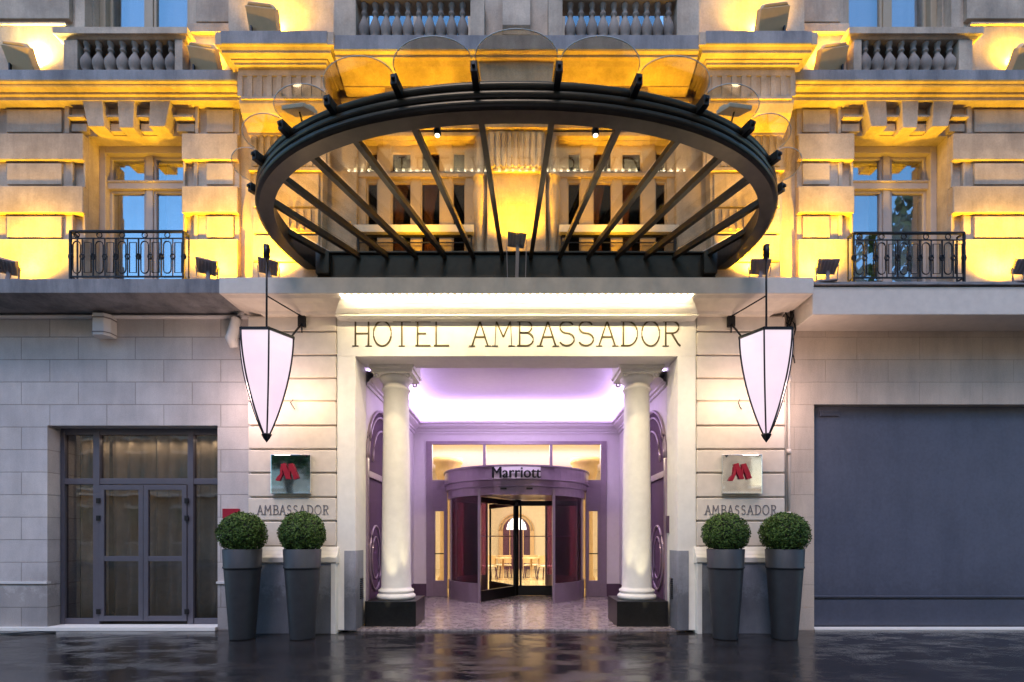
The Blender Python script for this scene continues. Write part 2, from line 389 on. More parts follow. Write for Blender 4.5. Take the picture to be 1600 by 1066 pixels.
g = MB(); g.box(X(60, 8), X(370, 8), 2.6, 2.65, 0, 4); g.box(X(60, 8), X(60, 8) + .05, .61, 2.6, 0, 4); g.box(X(385, 8), X(385, 8) + .05, .61, 2.6, 0, 4); g.box(X(60, 8), X(370, 8), .61, 2.6, 3.9, 3.95); g.box(X(60, 8), X(385, 8), .31, 2.6, .002, .05)
g.build('back_room', 'dark_room', B)
def curtain(x0, x1, y, z0, z1, mat, label, amp=.04, waves=None, seed=1, tie=False):
    rnd = random.Random(seed); n = 90; rows = 8; vs = []; fs = []
    ph = [rnd.uniform(0, 6) for _ in range(4)]; wv = waves or (x1 - x0) * 9
    for j in range(rows + 1):
        v = j / rows
        for i in range(n + 1):
            u = i / n
            off = amp * (math.sin(u * wv * 6.28 / 1.0 * .5 + ph[0] + v * .7) * .6 + math.sin(u * wv * 4.1 + ph[1] - v) * .5 + math.sin(u * wv * 1.3 + ph[2]) * .3)
            xw = x0 + (x1 - x0) * u
            if tie: xw = x0 + (x1 - x0) * u * (1 - .55 * math.sin(math.pi * min(1, (1 - v) * 1.1)) ** 2)
            vs.append((xw, y + off * (.6 + .4 * (1 - v)), z0 + (z1 - z0) * v))
    for j in range(rows):
        for i in range(n): fs.append((j * (n + 1) + i, j * (n + 1) + i + 1, (j + 1) * (n + 1) + i + 1, (j + 1) * (n + 1) + i))
    m = MB(); m.add(vs, fs, True); o = m.build('curtain', mat)
    s = o.modifiers.new('thick', 'SOLIDIFY'); s.thickness = .006
    return tag(o, label, 'curtain')
curtain(xs[1], xs[2] + .05, .50, .08, DZ(676), 'drape', 'tan curtain behind the left sidelight of the grey glazed door', .05, 5, 3)
curtain(xs[3] - .04, X(226, DD), .52, .08, DZ(676), 'drape', 'tan curtain behind the left leaf of the grey glazed door', .06, 6, 4)
curtain(X(230, DD), xs[4] + .04, .51, .08, DZ(676), 'drape', 'tan curtain behind the right leaf of the grey glazed door', .06, 6, 5)
curtain(xs[5] - .03, xs[7], .50, .08, DZ(676), 'drape', 'tan curtain behind the right sidelight of the grey glazed door', .05, 4, 6)

# ---- ground floor right
g = MB(); xr = X(1272, 8)
g.box(2.62, xr, .02, .6, 0, 4.95); g.box(4.05, xr, 0, .1, 0, 4.95); g.box(xr, 14.0, 0, .6, Z(632, 8), 4.95)
rw = g.build('ground_floor_wall', 'stone_right', B)
g = MB(); g.box(xr - .01, 14.0, .14, .3, 0, Z(632, 8) + .02)
pn = g.build('shopfront_panel', 'panel', B)
g = MB(); g.box(xr, 14.0, .10, .14, .50, .53); g.box(xr, 14.0, .12, .14, .06, .46); g.build('lower_rail', 'panel', pn, .004)
g = MB(); g.box(X(1282, 8.1), X(1313, 8.1), .115, .14, Z(650, 8.1), Z(640, 8.1))
for i in range(4): g.box(X(1285, 8.1), X(1310, 8.1), .105, .116, Z(649 - i * 2.4, 8.1), Z(648 - i * 2.4, 8.1))
g.build('vent_plate', 'panel', pn)
g = MB(); g.box(xr, 14.0, -.02, .16, .003, .03); g.build('threshold', 'white', B)
# fascia box above the right shop
fx = 4.28
g = MB(); g.prism([(-.6, 4.67), (-.6, 5.075), (0, 5.09), (0, 4.67)], 'x', fx, 14.0); fb = g.build('shop_fascia', 'white_pier', B, .01)
g = MB(); g.box(fx - .03, 14.03, -.63, 0, 5.095, 5.115); g.build('lead_flashing', 'stone_dark', fb)

# ---- ledge above ground floor
prof = [(-.02, 4.93), (-.3, 4.93), (-.5, 4.965), (-.60, 4.985), (-.60, 5.19), (.3, 5.20)]
g = MB(); g.cornice(-14.0, -4.2, prof, .3, ret=False); lg = g.build('stone_ledge', 'stone_dark', B, .006)
g = MB(); g.cornice(4.22, 14.0, [(-.02, 5.118), (-.5, 5.118), (-.5, 5.20), (.3, 5.205)], .3, ret=False); g.build('stone_ledge', 'stone_dark', B, .006)
prof = [(-.24, 4.80), (-.30, 4.80), (-.33, 4.84), (-.50, 4.885), (-.62, 4.90), (-.66, 4.925), (-.70, 4.93), (-.70, 5.16), (.3, 5.17)]
g = MB(); g.cornice(-3.78, 3.78, prof, .3); g.build('painted_entrance_ledge', 'white_pier', B, .006)
g = MB(); g.box(-14.0, -4.12, -.05, .0, 4.86, 4.90); g.tube([(-14.0, -.045, 4.88), (-4.12, -.045, 4.88)], .03); g.build('cable_trunking', 'white_plastic', B)

# ---- portal piers
gz = [4.82, 4.58, 4.22, 3.87, 3.52, 3.15, 2.79, 2.43, 2.06, 1.70, 1.31]
for s in (-1, 1):
    g = MB(s)
    g.box(2.76, 4.06, -.18, .1, 1.3, 4.84)
    for i in range(len(gz) - 1):
        g.prism([(2.74, gz[i + 1] + .012), (2.74, gz[i] - .012), (4.08, gz[i] - .012), (4.08, gz[i + 1] + .012)], 'y', -.22, -.175)
    pr = g.build('channelled_pier', 'white_pier', B, .012)
    g = MB(s); g.prism([(.02, 1.06), (-.31, 1.06), (-.33, 1.08), (-.33, 1.15), (-.29, 1.18), (-.25, 1.24), (-.225, 1.31), (.02, 1.31)], 'x', 2.70, 4.09)
    g.build('pier_sill', 'white', pr, .004)
    g = MB(s); g.box(2.79, 4.07, -.30, .05, 0, 1.06); g.build('pier_plinth', 'plinth', pr, .006)
    g = MB(s); g.box(2.72, 2.79, -.31, .05, 0, 1.06); g.build('plinth_edge', 'white', pr, .004)
    g = MB()
    tx = [('A', 0, 9), ('M', 11, 22), ('B', 25, 33), ('A', 35, 44), ('S', 47, 53), ('S', 57, 63), ('A', 66, 75), ('D', 78, 87), ('O', 90, 100), ('R', 103, 111)]
    base = 402 if s < 0 else 1101.5
    for ch, a, b in tx:
        g = MB(); letter(g, ch, X(base + a, 7.78), X(base + b, 7.78), 1.80, 1.94, -.2235, .011)
        if ch in 'AMBDR': letter(g, 'L' if 0 else ch, X(base + a, 7.78) + .008, X(base + b, 7.78) + .004, 1.80, 1.94, -.2225, .006)
        g.build('letter', 'grey_letter', pr)
# portal frame
g = MB()
for s in (-1, 1): g.prism([(s * 2.735, .036), (s * 2.455, .036), (s * 2.455, 4.2101), (s * 2.735, 4.2101)], 'y', -.2, .35)
g.box(-2.735, 2.735, -.2, .35, 4.21, 4.795)
pf = g.build('portal_frame', 'white', B, .006)
g = MB()
for s in (-1, 1): g.prism([(-.215, .036), (-.215, 1.25), (.2, 1.25), (.2, .036)], 'x', s * 2.450, s * 2.62)
g.each('jamb_base', 'plinth', pf, .003)
prof = [(-.201, 4.735), (-.225, 4.735), (-.235, 4.742), (-.25, 4.742), (-.25, 4.748), (-.36, 4.748), (-.385, 4.752), (-.385, 4.765), (-.36, 4.78), (-.40, 4.785), (-.47, 4.82), (-.53, 4.86), (-.60, 4.885), (-.655, 4.89), (-.655, 4.925), (-.201, 4.925)]
g = MB(); g.cornice(-2.52, 2.52, prof, -.19, True, .184); g.build('portal_cornice', 'white', pf)
g = MB()
for i in range(52):
    x = -2.5 + 5.0 * i / 51; g.box(x - .016, x + .016, -.694, -.67, 4.905, 4.925)
g.each('led_bead', 'led', pf)
L = [('H', 553.5, 578), ('O', 583, 612), ('T', 614, 642), ('E', 649, 673), ('L', 678, 702), ('A', 736, 764), ('M', 771, 802), ('B', 808, 834), ('A', 842, 870), ('S', 873, 898), ('S', 903, 928), ('A', 934, 963), ('D', 970, 997), ('O', 1002, 1031), ('R', 1036, 1063)]

for ch, a, b in L: g = MB(); letter(g, ch, X(a, 7.8), X(b, 7.8), Z(541, 7.8), Z(502, 7.8), -.204, .024, .012); g.build('letter', 'gold', pf)

# portal interior: side walls, back wall, ceiling, cornice
g = MB()
for s in (-1, 1): g.prism([(s * 2.47, .3502), (s * 2.47, 4.3), (s * 2.75, 4.3), (s * 2.75, .3502)][::1], 'z', .036, 4.6)
g.box(-2.47, -2.16, 4.3, 4.4, .036, 4.6); g.box(2.16, 2.47, 4.3, 4.4, .036, 4.6); g.box(-2.16, 2.16, 4.3, 4.4, 3.76, 4.6)
pw = g.build('portal_wall', 'lilac', B)
g = MB(); g.box(-2.7, 2.7, .35, 4.35, 4.62, 4.7); g.build('portal_ceiling', 'lilac', B)
g = MB()
def ring_prof(mb, prof, x, y0, y1):
    # cornice on side walls and back wall, mitred; prof (out, z)
    vs = []; fs = []; n = len(prof)
    for o_, z_ in prof: vs += [(-x + o_, y0, z_), (-x + o_, y1 - o_, z_), (x - o_, y1 - o_, z_), (x - o_, y0, z_)]
    for i in range(n - 1):
        for k in range(3): fs.append((i * 4 + k, i * 4 + k + 1, i * 4 + 5 + k, i * 4 + 4 + k))
    mb.add(vs, fs)
ring_prof(g, [(0, 3.94), (.03, 3.94), (.03, 3.99), (.07, 4.0), (.07, 4.03), (.12, 4.06), (.17, 4.10), (.17, 4.14), (.22, 4.15), (.22, 4.20), (.19, 4.20), (.19, 4.17), (0, 4.17)], 2.47, .36, 4.3)
co = g.build('cove_cornice', 'lilac', B)
g = MB()
ring_prof(g, [(.03, 4.18), (.06, 4.18), (.06, 4.195), (.03, 4.195)], 2.47, .4, 4.3); g.build('cove_strip', 'cove', co)
g = MB(); g.box(-2.462, -2.16, 4.27, 4.3, .036, .34); g.box(2.16, 2.462, 4.27, 4.3, .036, .34)
for s in (-1, 1): g.box(min(s * 2.445, s * 2.47), max(s * 2.445, s * 2.47), 3.0, 4.27, .036, .34)
g.each('skirting', 'door_dark', B)
# side wall arched door panels
for s in (-1, 1):
    g = MB(s); yc, hw = 1.35, .95
    poly = [(yc - hw, .04), (yc + hw, .04)] + [(yc + hw * math.cos(R(a)), 2.75 + hw * math.sin(R(a))) for a in range(0, 181, 10)]
    g.prism(poly, 'x', -2.47, -2.452); ap = g.build('arched_panel', 'door_dark', B)
    g = MB(s)
    for rr in (.97, .86, .62): g.tube([(-2.445, yc + rr * math.cos(R(a)), 2.75 + rr * math.sin(R(a))) for a in range(0, 181, 9)], .026 if rr > .9 else .018, 6)
    for yy in (yc - .97, yc + .97): g.box(-2.465, -2.42, yy - .04, yy + .04, .04, 2.75)
    g.box(-2.455, -2.42, yc - .96, yc + .96, 2.45, 2.55); g.box(-2.455, -2.43, yc - .02, yc + .02, .04, 2.45)
    for sy in (-.46, .46): g.tube([(-2.445, yc + sy + .36 * math.cos(R(a)), 1.1 + .55 * math.sin(R(a))) for a in range(0, 360, 12)], .022, 6, True); g.tube([(-2.445, yc + sy + .22 * math.cos(R(a)), 1.1 + .36 * math.sin(R(a))) for a in range(0, 360, 12)], .016, 6, True)
    g.build('moulding', 'lilac_dark', ap)
    g = MB(s)
    for i in range(10): g.box(-2.452, -2.43, .02, .14, Z(935 - i * 3.3, 8.1), Z(933.3 - i * 3.3, 8.1))
    g.each('vent_grille', 'black', B)
g = MB(); g.box(2.425, 2.452, .22, .30, Z(833, 8.2), Z(806, 8.2)); kp = g.build('intercom_frame', 'door_dark'); tag(kp, 'slim plum coloured frame on the right side wall of the entrance', 'wall frame')

# glazed screen in the back wall
DB = 12.3
def BX(px): return X(px, DB)
def BZ(py): return Z(py, DB)
g = MB()
g.box(-2.16, -2.02, 4.26, 4.36, .036, 3.76); g.box(2.02, 2.16, 4.26, 4.36, .036, 3.76); g.box(-2.02, 2.02, 4.262, 4.358, 3.68, 3.76)
g.box(-2.02, 2.02, 4.262, 4.358, 2.62, 2.83)
for px in (757, 861): g.box(BX(px) - .035, BX(px) + .035, 4.27, 4.35, 2.83, 3.68)
for s in (-1, 1):
    a, b = sorted((s * 1.69, s * 2.02)); g.box(a, b, 4.265, 4.355, 2.08, 2.62); g.box(a, b, 4.265, 4.355, .036, .42)
    a, b = sorted((s * 1.66, s * 1.74)); g.box(a, b, 4.263, 4.357, .036, 2.62); a, b = sorted((s * 1.95, s * 2.025)); g.box(a, b, 4.267, 4.353, .4, 2.1)
sc_ = g.build('entrance_screen', 'lilac_dark', B, .005)
g = MB(); g.box(-2.02, 2.02, 4.305, 4.311, 2.83, 3.68); g.box(-2.0, -1.7, 4.305, 4.311, .42, 2.08); g.box(1.7, 2.0, 4.305, 4.311, .42, 2.08); g.each('pane', 'pane_clear', sc_)
g = MB()
for s in (-1, 1): a, b = sorted((s * 1.74, s * 1.95)); g.box(a, b, 4.24, 4.26, 1.05, 1.075)
g.each('push_bar', 'iron', sc_)

# columns
for s in (-1, 1):
    g = MB(s); cx, cy = -2.0, .52; z0 = .44
    prof = [(.30, z0), (.315, z0 + .03), (.315, z0 + .06), (.285, z0 + .085), (.27, z0 + .10), (.29, z0 + .12), (.29, z0 + .145), (.25, z0 + .17), (.243, z0 + .2)]
    for i in range(1, 13): t = i / 12; prof.append((.24 - .035 * t ** 1.4, z0 + .2 + (3.86 - z0 - .2) * t))
    prof += [(.225, 3.875), (.235, 3.895), (.225, 3.915), (.207, 3.93), (.207, 3.99), (.25, 4.03), (.27, 4.07), (.27, 4.10)]
    g.lathe(cx, cy, prof, 48); cl = g.build('portal_column', 'white', B)
    g = MB(s); g.box(cx - .33, cx + .33, cy - .33, cy + .33, 4.10, 4.16); g.box(cx - .36, cx + .36, cy - .36, cy + .36, 4.16, 4.2095)
    for sy in (-1, 1):
        for sxx in (-1, 1): g.tube([(cx + sxx * (.255 + .032 * math.cos(R(a))), cy + sy * .27, 4.065 + .03 * math.sin(R(a))) for a in range(0, 360, 30)], .016, 6, True)
    g.build('capital', 'white', cl, .005)
    g = MB(s); g.box(cx - .34, cx + .34, cy - .17 + .012, cy + .34, 4.2102, 4.62); g.build('impost_block', 'white', cl)
    g = MB(s); g.box(cx - .405, cx + .405, cy - .40, cy + .40, .036, .438); g.build('pedestal', 'plinth_black', cl, .006)

# lobby shell
g = MB()
g.box(-4.5, -2.75, 4.4, 4.5, .03, 4.4); g.box(2.75, 4.5, 4.4, 4.5, .03, 4.4)
g.box(-4.5, -4.4, 4.5, 15, .03, 4.4); g.box(4.4, 4.5, 4.5, 15, .03, 4.4); g.box(-4.5, 4.5, 15, 15.1, .03, 4.4); g.box(-4.5, 4.5, 4.402, 15.1, 4.4, 4.5)
g.box(-4.4, 4.4, 14.9, 15, 3.6, 3.75); g.box(-4.4, -4.25, 4.5, 15, 3.6, 3.75); g.box(4.25, 4.4, 4.5, 15, 3.6, 3.75)
lob = g.build('lobby_shell', 'cream', B)
for s in (-1, 1):
    for yy in (6.6, 10.2):
        g = MB(s); g.lathe(-1.95, yy, [(.3, .04), (.3, .3), (.24, .36), (.22, 2.95), (.24, 3.0), (.30, 3.1), (.36, 3.3), (.36, 3.5), (.42, 3.55), (.42, 3.7)], 24); g.build('lobby_column', 'lamp_box', B)
g = MB()
arch = lambda r, zc: [(r * math.cos(R(a)), zc + r * math.sin(R(a))) for a in range(0, 181, 12)]
g.prism([(-.6, .04), (.6, .04)][::-1] + [(-.6, 1.75)] + arch(.6, 1.75)[::-1][1:], 'y', 14.93, 14.99)
aw = g.build('arched_doorway', 'door_dark', B)
g = MB(); g.prism([(x * .8, z) for x, z in arch(.55, 1.8)] + [], 'y', 14.9, 14.93); g.build('fanlight', emit('fanlight_glow', (1, .95, .85), .5), aw)
g = MB()
for r in (.64, .76): g.tube([(r * math.cos(R(a)), 14.9, 1.75 + r * math.sin(R(a))) for a in range(0, 181, 10)], .04, 6)
for x in (-.7, .7): g.box(x - .09, x + .09, 14.84, 14.9, .04, 1.75)
for x in (-.3, 0, .3): g.box(x - .02, x + .02, 14.86, 14.9, .04, 2.2)
g.build('door_surround', 'lamp_box', aw)

# ================================================================== UPPER STOREYS
U = 7.9
def UX(px): return X(px, U)
def UZ(py): return Z(py, U)
rows = [5.19, 6.06, 6.457, 6.88, 7.276, 7.69, 8.11]
for s, dx in ((-1, 0), (1, .05)):
    # built for the left bay in negative x; mirrored for the right bay
    g = MB(-s, dx); w0, w1 = UX(130), UX(283)
    wl, wr = w0, w1
    for a, b in ((-14.0, wl), (wr, -4.0)): g.box(a, b, 0, .6, 5.19, 8.3)
    g.box(wl, wr, 0, .6, 7.72, 8.3)
    wall = g.build('rusticated_wall', 'stone', B)
    g = MB(-s, dx)
    for (a, b) in ((5.19, 6.06), (6.457, 6.88), (7.276, 7.69)):
        g.box(-14.0, wl - .005, -.10, .02, a + .006, b); g.box(wr + .005, UX(371), -.10, .02, a + .006, b)
    g.each('band_course', 'stone', wall, .012)
    g = MB(-s, dx)
    for k, (a, b) in enumerate(((6.06, 6.457), (6.88, 7.276), (7.69, 8.11))):
        e = UX(107) if k < 2 else UX(97)
        g.box(-14.0, e, -.045, .02, a, b); g.box(UX(306), UX(371), -.045, .02, a, b)
    g.each('recessed_course', 'stone', wall, .008)
    g = MB(-s, dx)
    for (a, b) in ((6.06, 6.457), (6.88, 7.276), (7.69, 8.11)):
        ins = .035
        g.box(UX(8), UX(94), -.078, -.04, a + ins, b - ins); g.box(-13.9, UX(-8), -.078, -.04, a + ins, b - ins); g.box(UX(321), UX(363), -.078, -.04, a + ins, b - ins)
    g.each('raised_panel', 'stone', wall, .006)
    g = MB(-s, dx)     # jamb niche frames
    for (a, b) in ((6.06, 6.457), (6.88, 7.276)):
        for x0, x1 in ((UX(107), UX(110)), (UX(127), wl - .002), (wr + .002, UX(286)), (UX(300), UX(306))): g.box(x0, x1, -.06, .01, a, b)
    g.each('niche_edge', 'stone', wall, .004)
    # lintel with three voussoirs
    g = MB(-s, dx)
    for P in ([(135, 160), (167, 160), (170, 205), (145, 205)], [(190, 156), (217, 156), (215, 207), (193, 207)], [(241, 160), (273, 160), (264, 205), (239, 205)]):
        g.prism([(UX(a), UZ(b)) for a, b in P], 'y', -.19, .01)
    g.each('voussoir', 'stone', wall, .008)
    g = MB(-s, dx)
    for x0, x1 in ((107, 135), (168, 191), (216, 240), (272, 304)):
        g.box(UX(x0), UX(x1), -.05, .01, 7.94, 8.11); g.box(UX(x0) + .01, UX(x1) - .01, -.14, .01, 7.905, 7.94); g.box(UX(x0) + .02, UX(x1) - .02, -.07, .01, 7.74, 7.86)
    g.box(UX(100), UX(107), -.09, .01, 7.7, 8.11); g.box(UX(304), UX(309), -.09, .01, 7.7, 8.11)
    g.each('lintel_course', 'stone', wall, .005)
    # cornice
    prof = [(-.02, 8.11), (-.2, 8.11), (-.2, 8.16), (-.24, 8.165), (-.24, 8.20), (-.33, 8.205), (-.34, 8.22), (-.34, 8.235), (-.38, 8.24), (-.38, 8.40), (.3, 8.41)]
    g = MB(-s, dx); g.cornice(-14.0, -4.0, prof, .3, ret=False)
    cn = g.build('cornice', 'stone', B)
    g = MB(-s, dx); g.box(-14.0, -4.0, -.39, .2, 8.25, 8.405); g.build('cornice_weathering', 'stone_dark', cn, .006)
    # window with casement, transom, mullion
    DW = 8.32
    def window(z0, z1, ztr, mat='frame_tan', cur=True, lab='', nm='upper', yy=.32):
        d = 8 + yy; f = MB(-s, dx)
        f.box(wl + .002, wl + .10, yy - .12, yy + .05, z0, z1); f.box(wr - .10, wr - .002, yy - .12, yy + .05, z0, z1); f.box(wl + .1, wr - .1, yy - .118, yy + .048, z1 - .11, z1)
        xm = (wl + wr) / 2
        f.box(xm - .055, xm + .055, yy - .05, yy + .04, z0, z1 - .1); f.box(wl + .1, xm - .05, yy - .03, yy + .03, z0, z0 + .12); f.box(xm + .05, wr - .1, yy - .03, yy + .03, z0, z0 + .12)
        for a, b in ((wl + .1, xm - .055), (xm + .055, wr - .1)):
            f.box(a, a + .045, yy - .03, yy + .03, z0, z1 - .1); f.box(b - .045, b, yy - .03, yy + .03, z0, z1 - .1)
            f.box(a, b, yy - .032, yy + .028, z1 - .155, z1 - .1)
            if ztr: f.box(a, b, yy - .032, yy + .028, ztr - .12, ztr - .075)
        if ztr:
            f.box(wl + .1, wr - .1, yy - .075, yy + .045, ztr - .075, ztr + .055); f.box(wl + .1, wr - .1, yy - .09, yy, ztr + .03, ztr + .055)
        fo = f.build('window', mat, B, .005)
        p = MB(-s, dx); p.box(wl + .1, wr - .1, yy, yy + .006, z0 + .1, z1 - .1); p.build('pane', 'pane', fo)
        rm = MB(-s, dx)
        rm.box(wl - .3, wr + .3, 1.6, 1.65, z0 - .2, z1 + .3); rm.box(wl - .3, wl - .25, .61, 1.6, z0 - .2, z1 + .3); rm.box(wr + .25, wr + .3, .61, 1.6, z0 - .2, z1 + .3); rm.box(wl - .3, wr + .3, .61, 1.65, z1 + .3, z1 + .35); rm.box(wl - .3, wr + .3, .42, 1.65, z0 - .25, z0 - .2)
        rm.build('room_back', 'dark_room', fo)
        return fo
    window(5.2, 7.72, 7.14)
    side = 'left' if s > 0 else 'right'
    side = 'left' if -s < 0 else side
    for k, (a, b, tie) in enumerate(((wl + .05, wl + .62, False), (wl + .85, wr - .05, False))):
        x0, x1 = (a, b) if -s > 0 else (a, b)
        c0, c1 = sorted((-s * a + dx, -s * b + dx))
        curtain(c0, c1, .55, 5.25, 7.65, 'voile', 'sheer curtain at the %s side of the %s french window behind black railing' % (('outer', 'inner')[k], 'left' if (-s * a) < 0 else 'right'), .03, 4, 11 + k)
    # second floor
    g = MB(-s, dx)
    for a, b in ((-14.0, UX(120)), (UX(297), -4.0)): g.box(a, b, -.02, .6, 8.3, 12.5)
    g.box(UX(120), wl, .1, .6, 8.3, 12.5); g.box(wr, UX(297), .1, .6, 8.3, 12.5); g.box(wl, wr, .1, .6, 11.6, 12.5); g.box(wl, wr, .1, .6, 8.3, 8.9)
    w2 = g.build('second_floor_wall', 'stone', B)
    g = MB(-s, dx)
    g.box(-14.0, UX(108), -.16, .0, 8.41, Z(40, 7.84)); g.box(UX(300), -4.1, -.16, .0, 8.41, Z(37, 7.84))
    g.box(-14.0, UX(108) + .01, -.18, .0, Z(40, 7.84), Z(36, 7.84)); g.box(UX(298), -4.1, -.20, .0, Z(50, 7.8), Z(36, 7.8))
    g.box(-14.0, UX(107), -.09, .0, Z(28, 7.9), 12.4); g.box(UX(305), -4.1, -.09, .0, Z(33, 7.9), 12.4); g.box(UX(113), UX(128), -.05, .1, 8.9, 12.4)
    g.each('dado_panel', 'stone', w2, .008)
    window(8.95, 11.6, 0, 'frame_cream')
    c0, c1 = sorted((-s * (wl + .1) + dx, -s * (wr - .1) + dx))
    curtain(c0, c1, .50, 9.0, 11.5, 'voile', 'sheer curtain behind the second floor window above the %s balustrade' % ('left' if c0 < 0 else 'right'), .03, 7, 31)
    # balustrade
    bt = MB(-s, dx)
    bt.cornice(UX(122), UX(293), [(-.2, 8.93), (-.30, 8.94), (-.33, 8.97), (-.36, 8.975), (-.36, 9.07), (.0, 9.08)], 0); b_ = bt.build('balustrade', 'stone', B)
    bt = MB(-s, dx); bt.box(UX(118), UX(139), -.31, 0, 8.41, 8.93); bt.box(UX(287), UX(299), -.31, 0, 8.41, 8.93); bt.box(UX(139), UX(287), -.33, -.10, 8.40, 8.45); bt.each('end_post', 'stone', b_, .006)
    bt = MB(-s, dx); bt.box(UX(139), UX(287), .0, .09, 8.41, 9.0); bt.build('balustrade_back', 'dark_room', b_)
    bal = [(.055, 8.45), (.055, 8.48), (.045, 8.49), (.075, 8.54), (.088, 8.60), (.085, 8.65), (.06, 8.71), (.034, 8.76), (.03, 8.79), (.045, 8.80), (.045, 8.82), (.032, 8.83), (.038, 8.88), (.05, 8.90), (.05, 8.93)]
    proto = None; nb = 8
    for k in range(nb):
        xx = UX(139) + (k + .5) * (UX(287) - UX(139)) / nb; xx = -s * xx + dx
        if proto is None:
            q = MB(); q.lathe(0, 0, [(r, z - 8.45) for r, z in bal], 14); proto = q.build('baluster', 'baluster', b_); ob = proto
        else: ob = proto.copy(); C.objects.link(ob); ob.parent = b_
        ob.location = (xx, -.24, 8.44); ob.scale = (1, 1, 1.04)

# ---- central bay
g = MB(); g.box(-4.0, -2.5, .0, .6, 5.17, 12.5); g.box(2.5, 4.0, .0, .6, 5.17, 12.5); g.box(-2.5, 2.5, .02, .6, 7.66, 8.9); g.box(-.66, .66, .01, .6, 5.17, 7.66)
g.box(-2.5, -.66, .1, .6, 11.6, 12.5); g.box(.66, 2.5, .1, .6, 11.6, 12.5); g.box(-.66, .66, .0, .6, 8.9, 12.5)
cw = g.build('central_wall', 'stone', B)
g = MB()
for s in (-1, 1):
    q = MB(s)
    g2 = [(-4.10, 5.17), (-4.10, 5.17)]
    g.prism([(s * 4.02, 5.17), (s * 2.98, 5.17), (s * 2.93, 8.3), (s * 4.10, 8.3)], 'y', -.19, .02)
g.each('central_pier', 'stone', cw, .006)
g = MB()
for s in (-1, 1):
    for z0, z1 in ((5.17, 5.62), (5.64, 6.04), (6.06, 6.44), (6.46, 6.98)):
        a, b = sorted((s * 4.0, s * 3.0)); g.box(a, b, -.23, -.185, z0 + .01, z1)
g.each('pier_block', 'stone', cw, .01)
for s in (-1, 1):
    # scrolled console with fluted triglyph drop
    prof = [(-.18, 8.30), (-.50, 8.30), (-.50, 7.90), (-.49, 7.82), (-.44, 7.72), (-.36, 7.64), (-.28, 7.59), (-.24, 7.575), (-.18, 7.57)]
    g = MB(s); g.prism(prof, 'x', 2.80, 4.07); cs = g.build('console_bracket', 'stone', cw, .006)
    g = MB(s); g.box(2.80, 4.07, -.52, -.49, 8.20, 8.30); g.box(2.84, 4.03, -.52, -.49, 7.86, 7.90)
    for k in range(9):
        x = 2.86 + k * .143; g.box(x, x + .075 if 0 < k < 8 else x + .075, -.52, -.49, 7.9, 8.20)
    g.build('slotted_plate', 'stone', cs, .004)
    g = MB(s); g.box(2.84, 4.04, -.22, -.18, 7.05, 7.57); g.box(2.82, 4.06, -.25, -.18, 7.54, 7.58); g.box(2.82, 4.06, -.26, -.18, 7.0, 7.05)
    for k in range(11): x = 2.88 + k * .105; g.prism([(x, 7.08), (x + .07, 7.08), (x + .06, 7.53), (x + .01, 7.53)], 'y', -.25, -.21)
    g.build('fluting', 'stone', cs, .005)
    g = MB(s)
    for k in range(5): x = 3.0 + k * .11; g.box(x, x + .05, -.255, -.22, 6.12, 6.42)
    g.build('lower_fluting', 'stone', cs, .004)
# balcony slab over the centre
g = MB()
for s in (-1, 1):
    q = MB(s); q.cornice(2.86, 4.00, [(-.48, 8.30), (-.58, 8.30), (-.58, 8.33), (-.61, 8.34), (-.61, 8.36), (-.69, 8.37), (-.69, 8.40), (-.72, 8.43), (-.75, 8.43), (-.75, 8.61), (.2, 8.62)], .2)
    q.build('balcony_slab_end', 'stone', cw, .004)
g = MB(); g.cornice(-2.60, 2.60, [(-.02, 8.22), (-.30, 8.22), (-.30, 8.24), (-.55, 8.30), (-.60, 8.33), (-.66, 8.335), (-.66, 8.37), (-.71, 8.38), (-.71, 8.59), (.2, 8.60)], .2, ret=False)
g.build('balcony_slab', 'stone', cw, .004)
g = MB(); g.box(-2.6, 2.6, -.72, .1, 8.39, 8.596); g.box(-4.18, -2.68, -.762, .1, 8.435, 8.616); g.box(2.68, 4.18, -.762, .1, 8.435, 8.616); g.each('slab_weathering', 'stone_dark', cw, .006)
g = MB()
for s in (-1, 1):
    for x0, x1 in ((.5, 1.5), (1.6, 2.6)):
        a, b = sorted((s * x0, s * x1)); g.box(a, b, -.08, .03, 7.78, 8.12)
    a, b = sorted((s * .5, s * 2.7)); g.box(a, b, -.14, .03, 8.14, 8.20); g.box(a, b, -.07, .03, 7.67, 7.73)
    a, b = sorted((s * 1.5, s * 1.98)); g.box(a, b, -.30, .03, 7.95, 8.21)
g.each('frieze_panel', 'stone', cw, .006)
# central pilaster
g = MB(); g.box(-.45, .45, -.17, .02, 5.17, 8.21); pl = g.build('central_pilaster', 'stone', cw, .008)
g = MB(); g.box(-.43, .43, -.24, -.16, 7.10, 7.62); g.box(-.47, .47, -.30, -.16, 7.62, 8.2); g.box(-.42, .42, -.22, -.16, 7.02, 7.06); g.prism([(-.55, 8.36), (.55, 8.36), (.5, 7.95), (-.5, 7.95)], 'y', -.6, -.2)
for k in range(9): x = -.40 + k * .09; g.prism([(x, 7.05), (x + .055, 7.05), (x + .055, 7.58), (x, 7.58)], 'y', -.27, -.23)
g.build('fluting', 'stone', pl, .005)
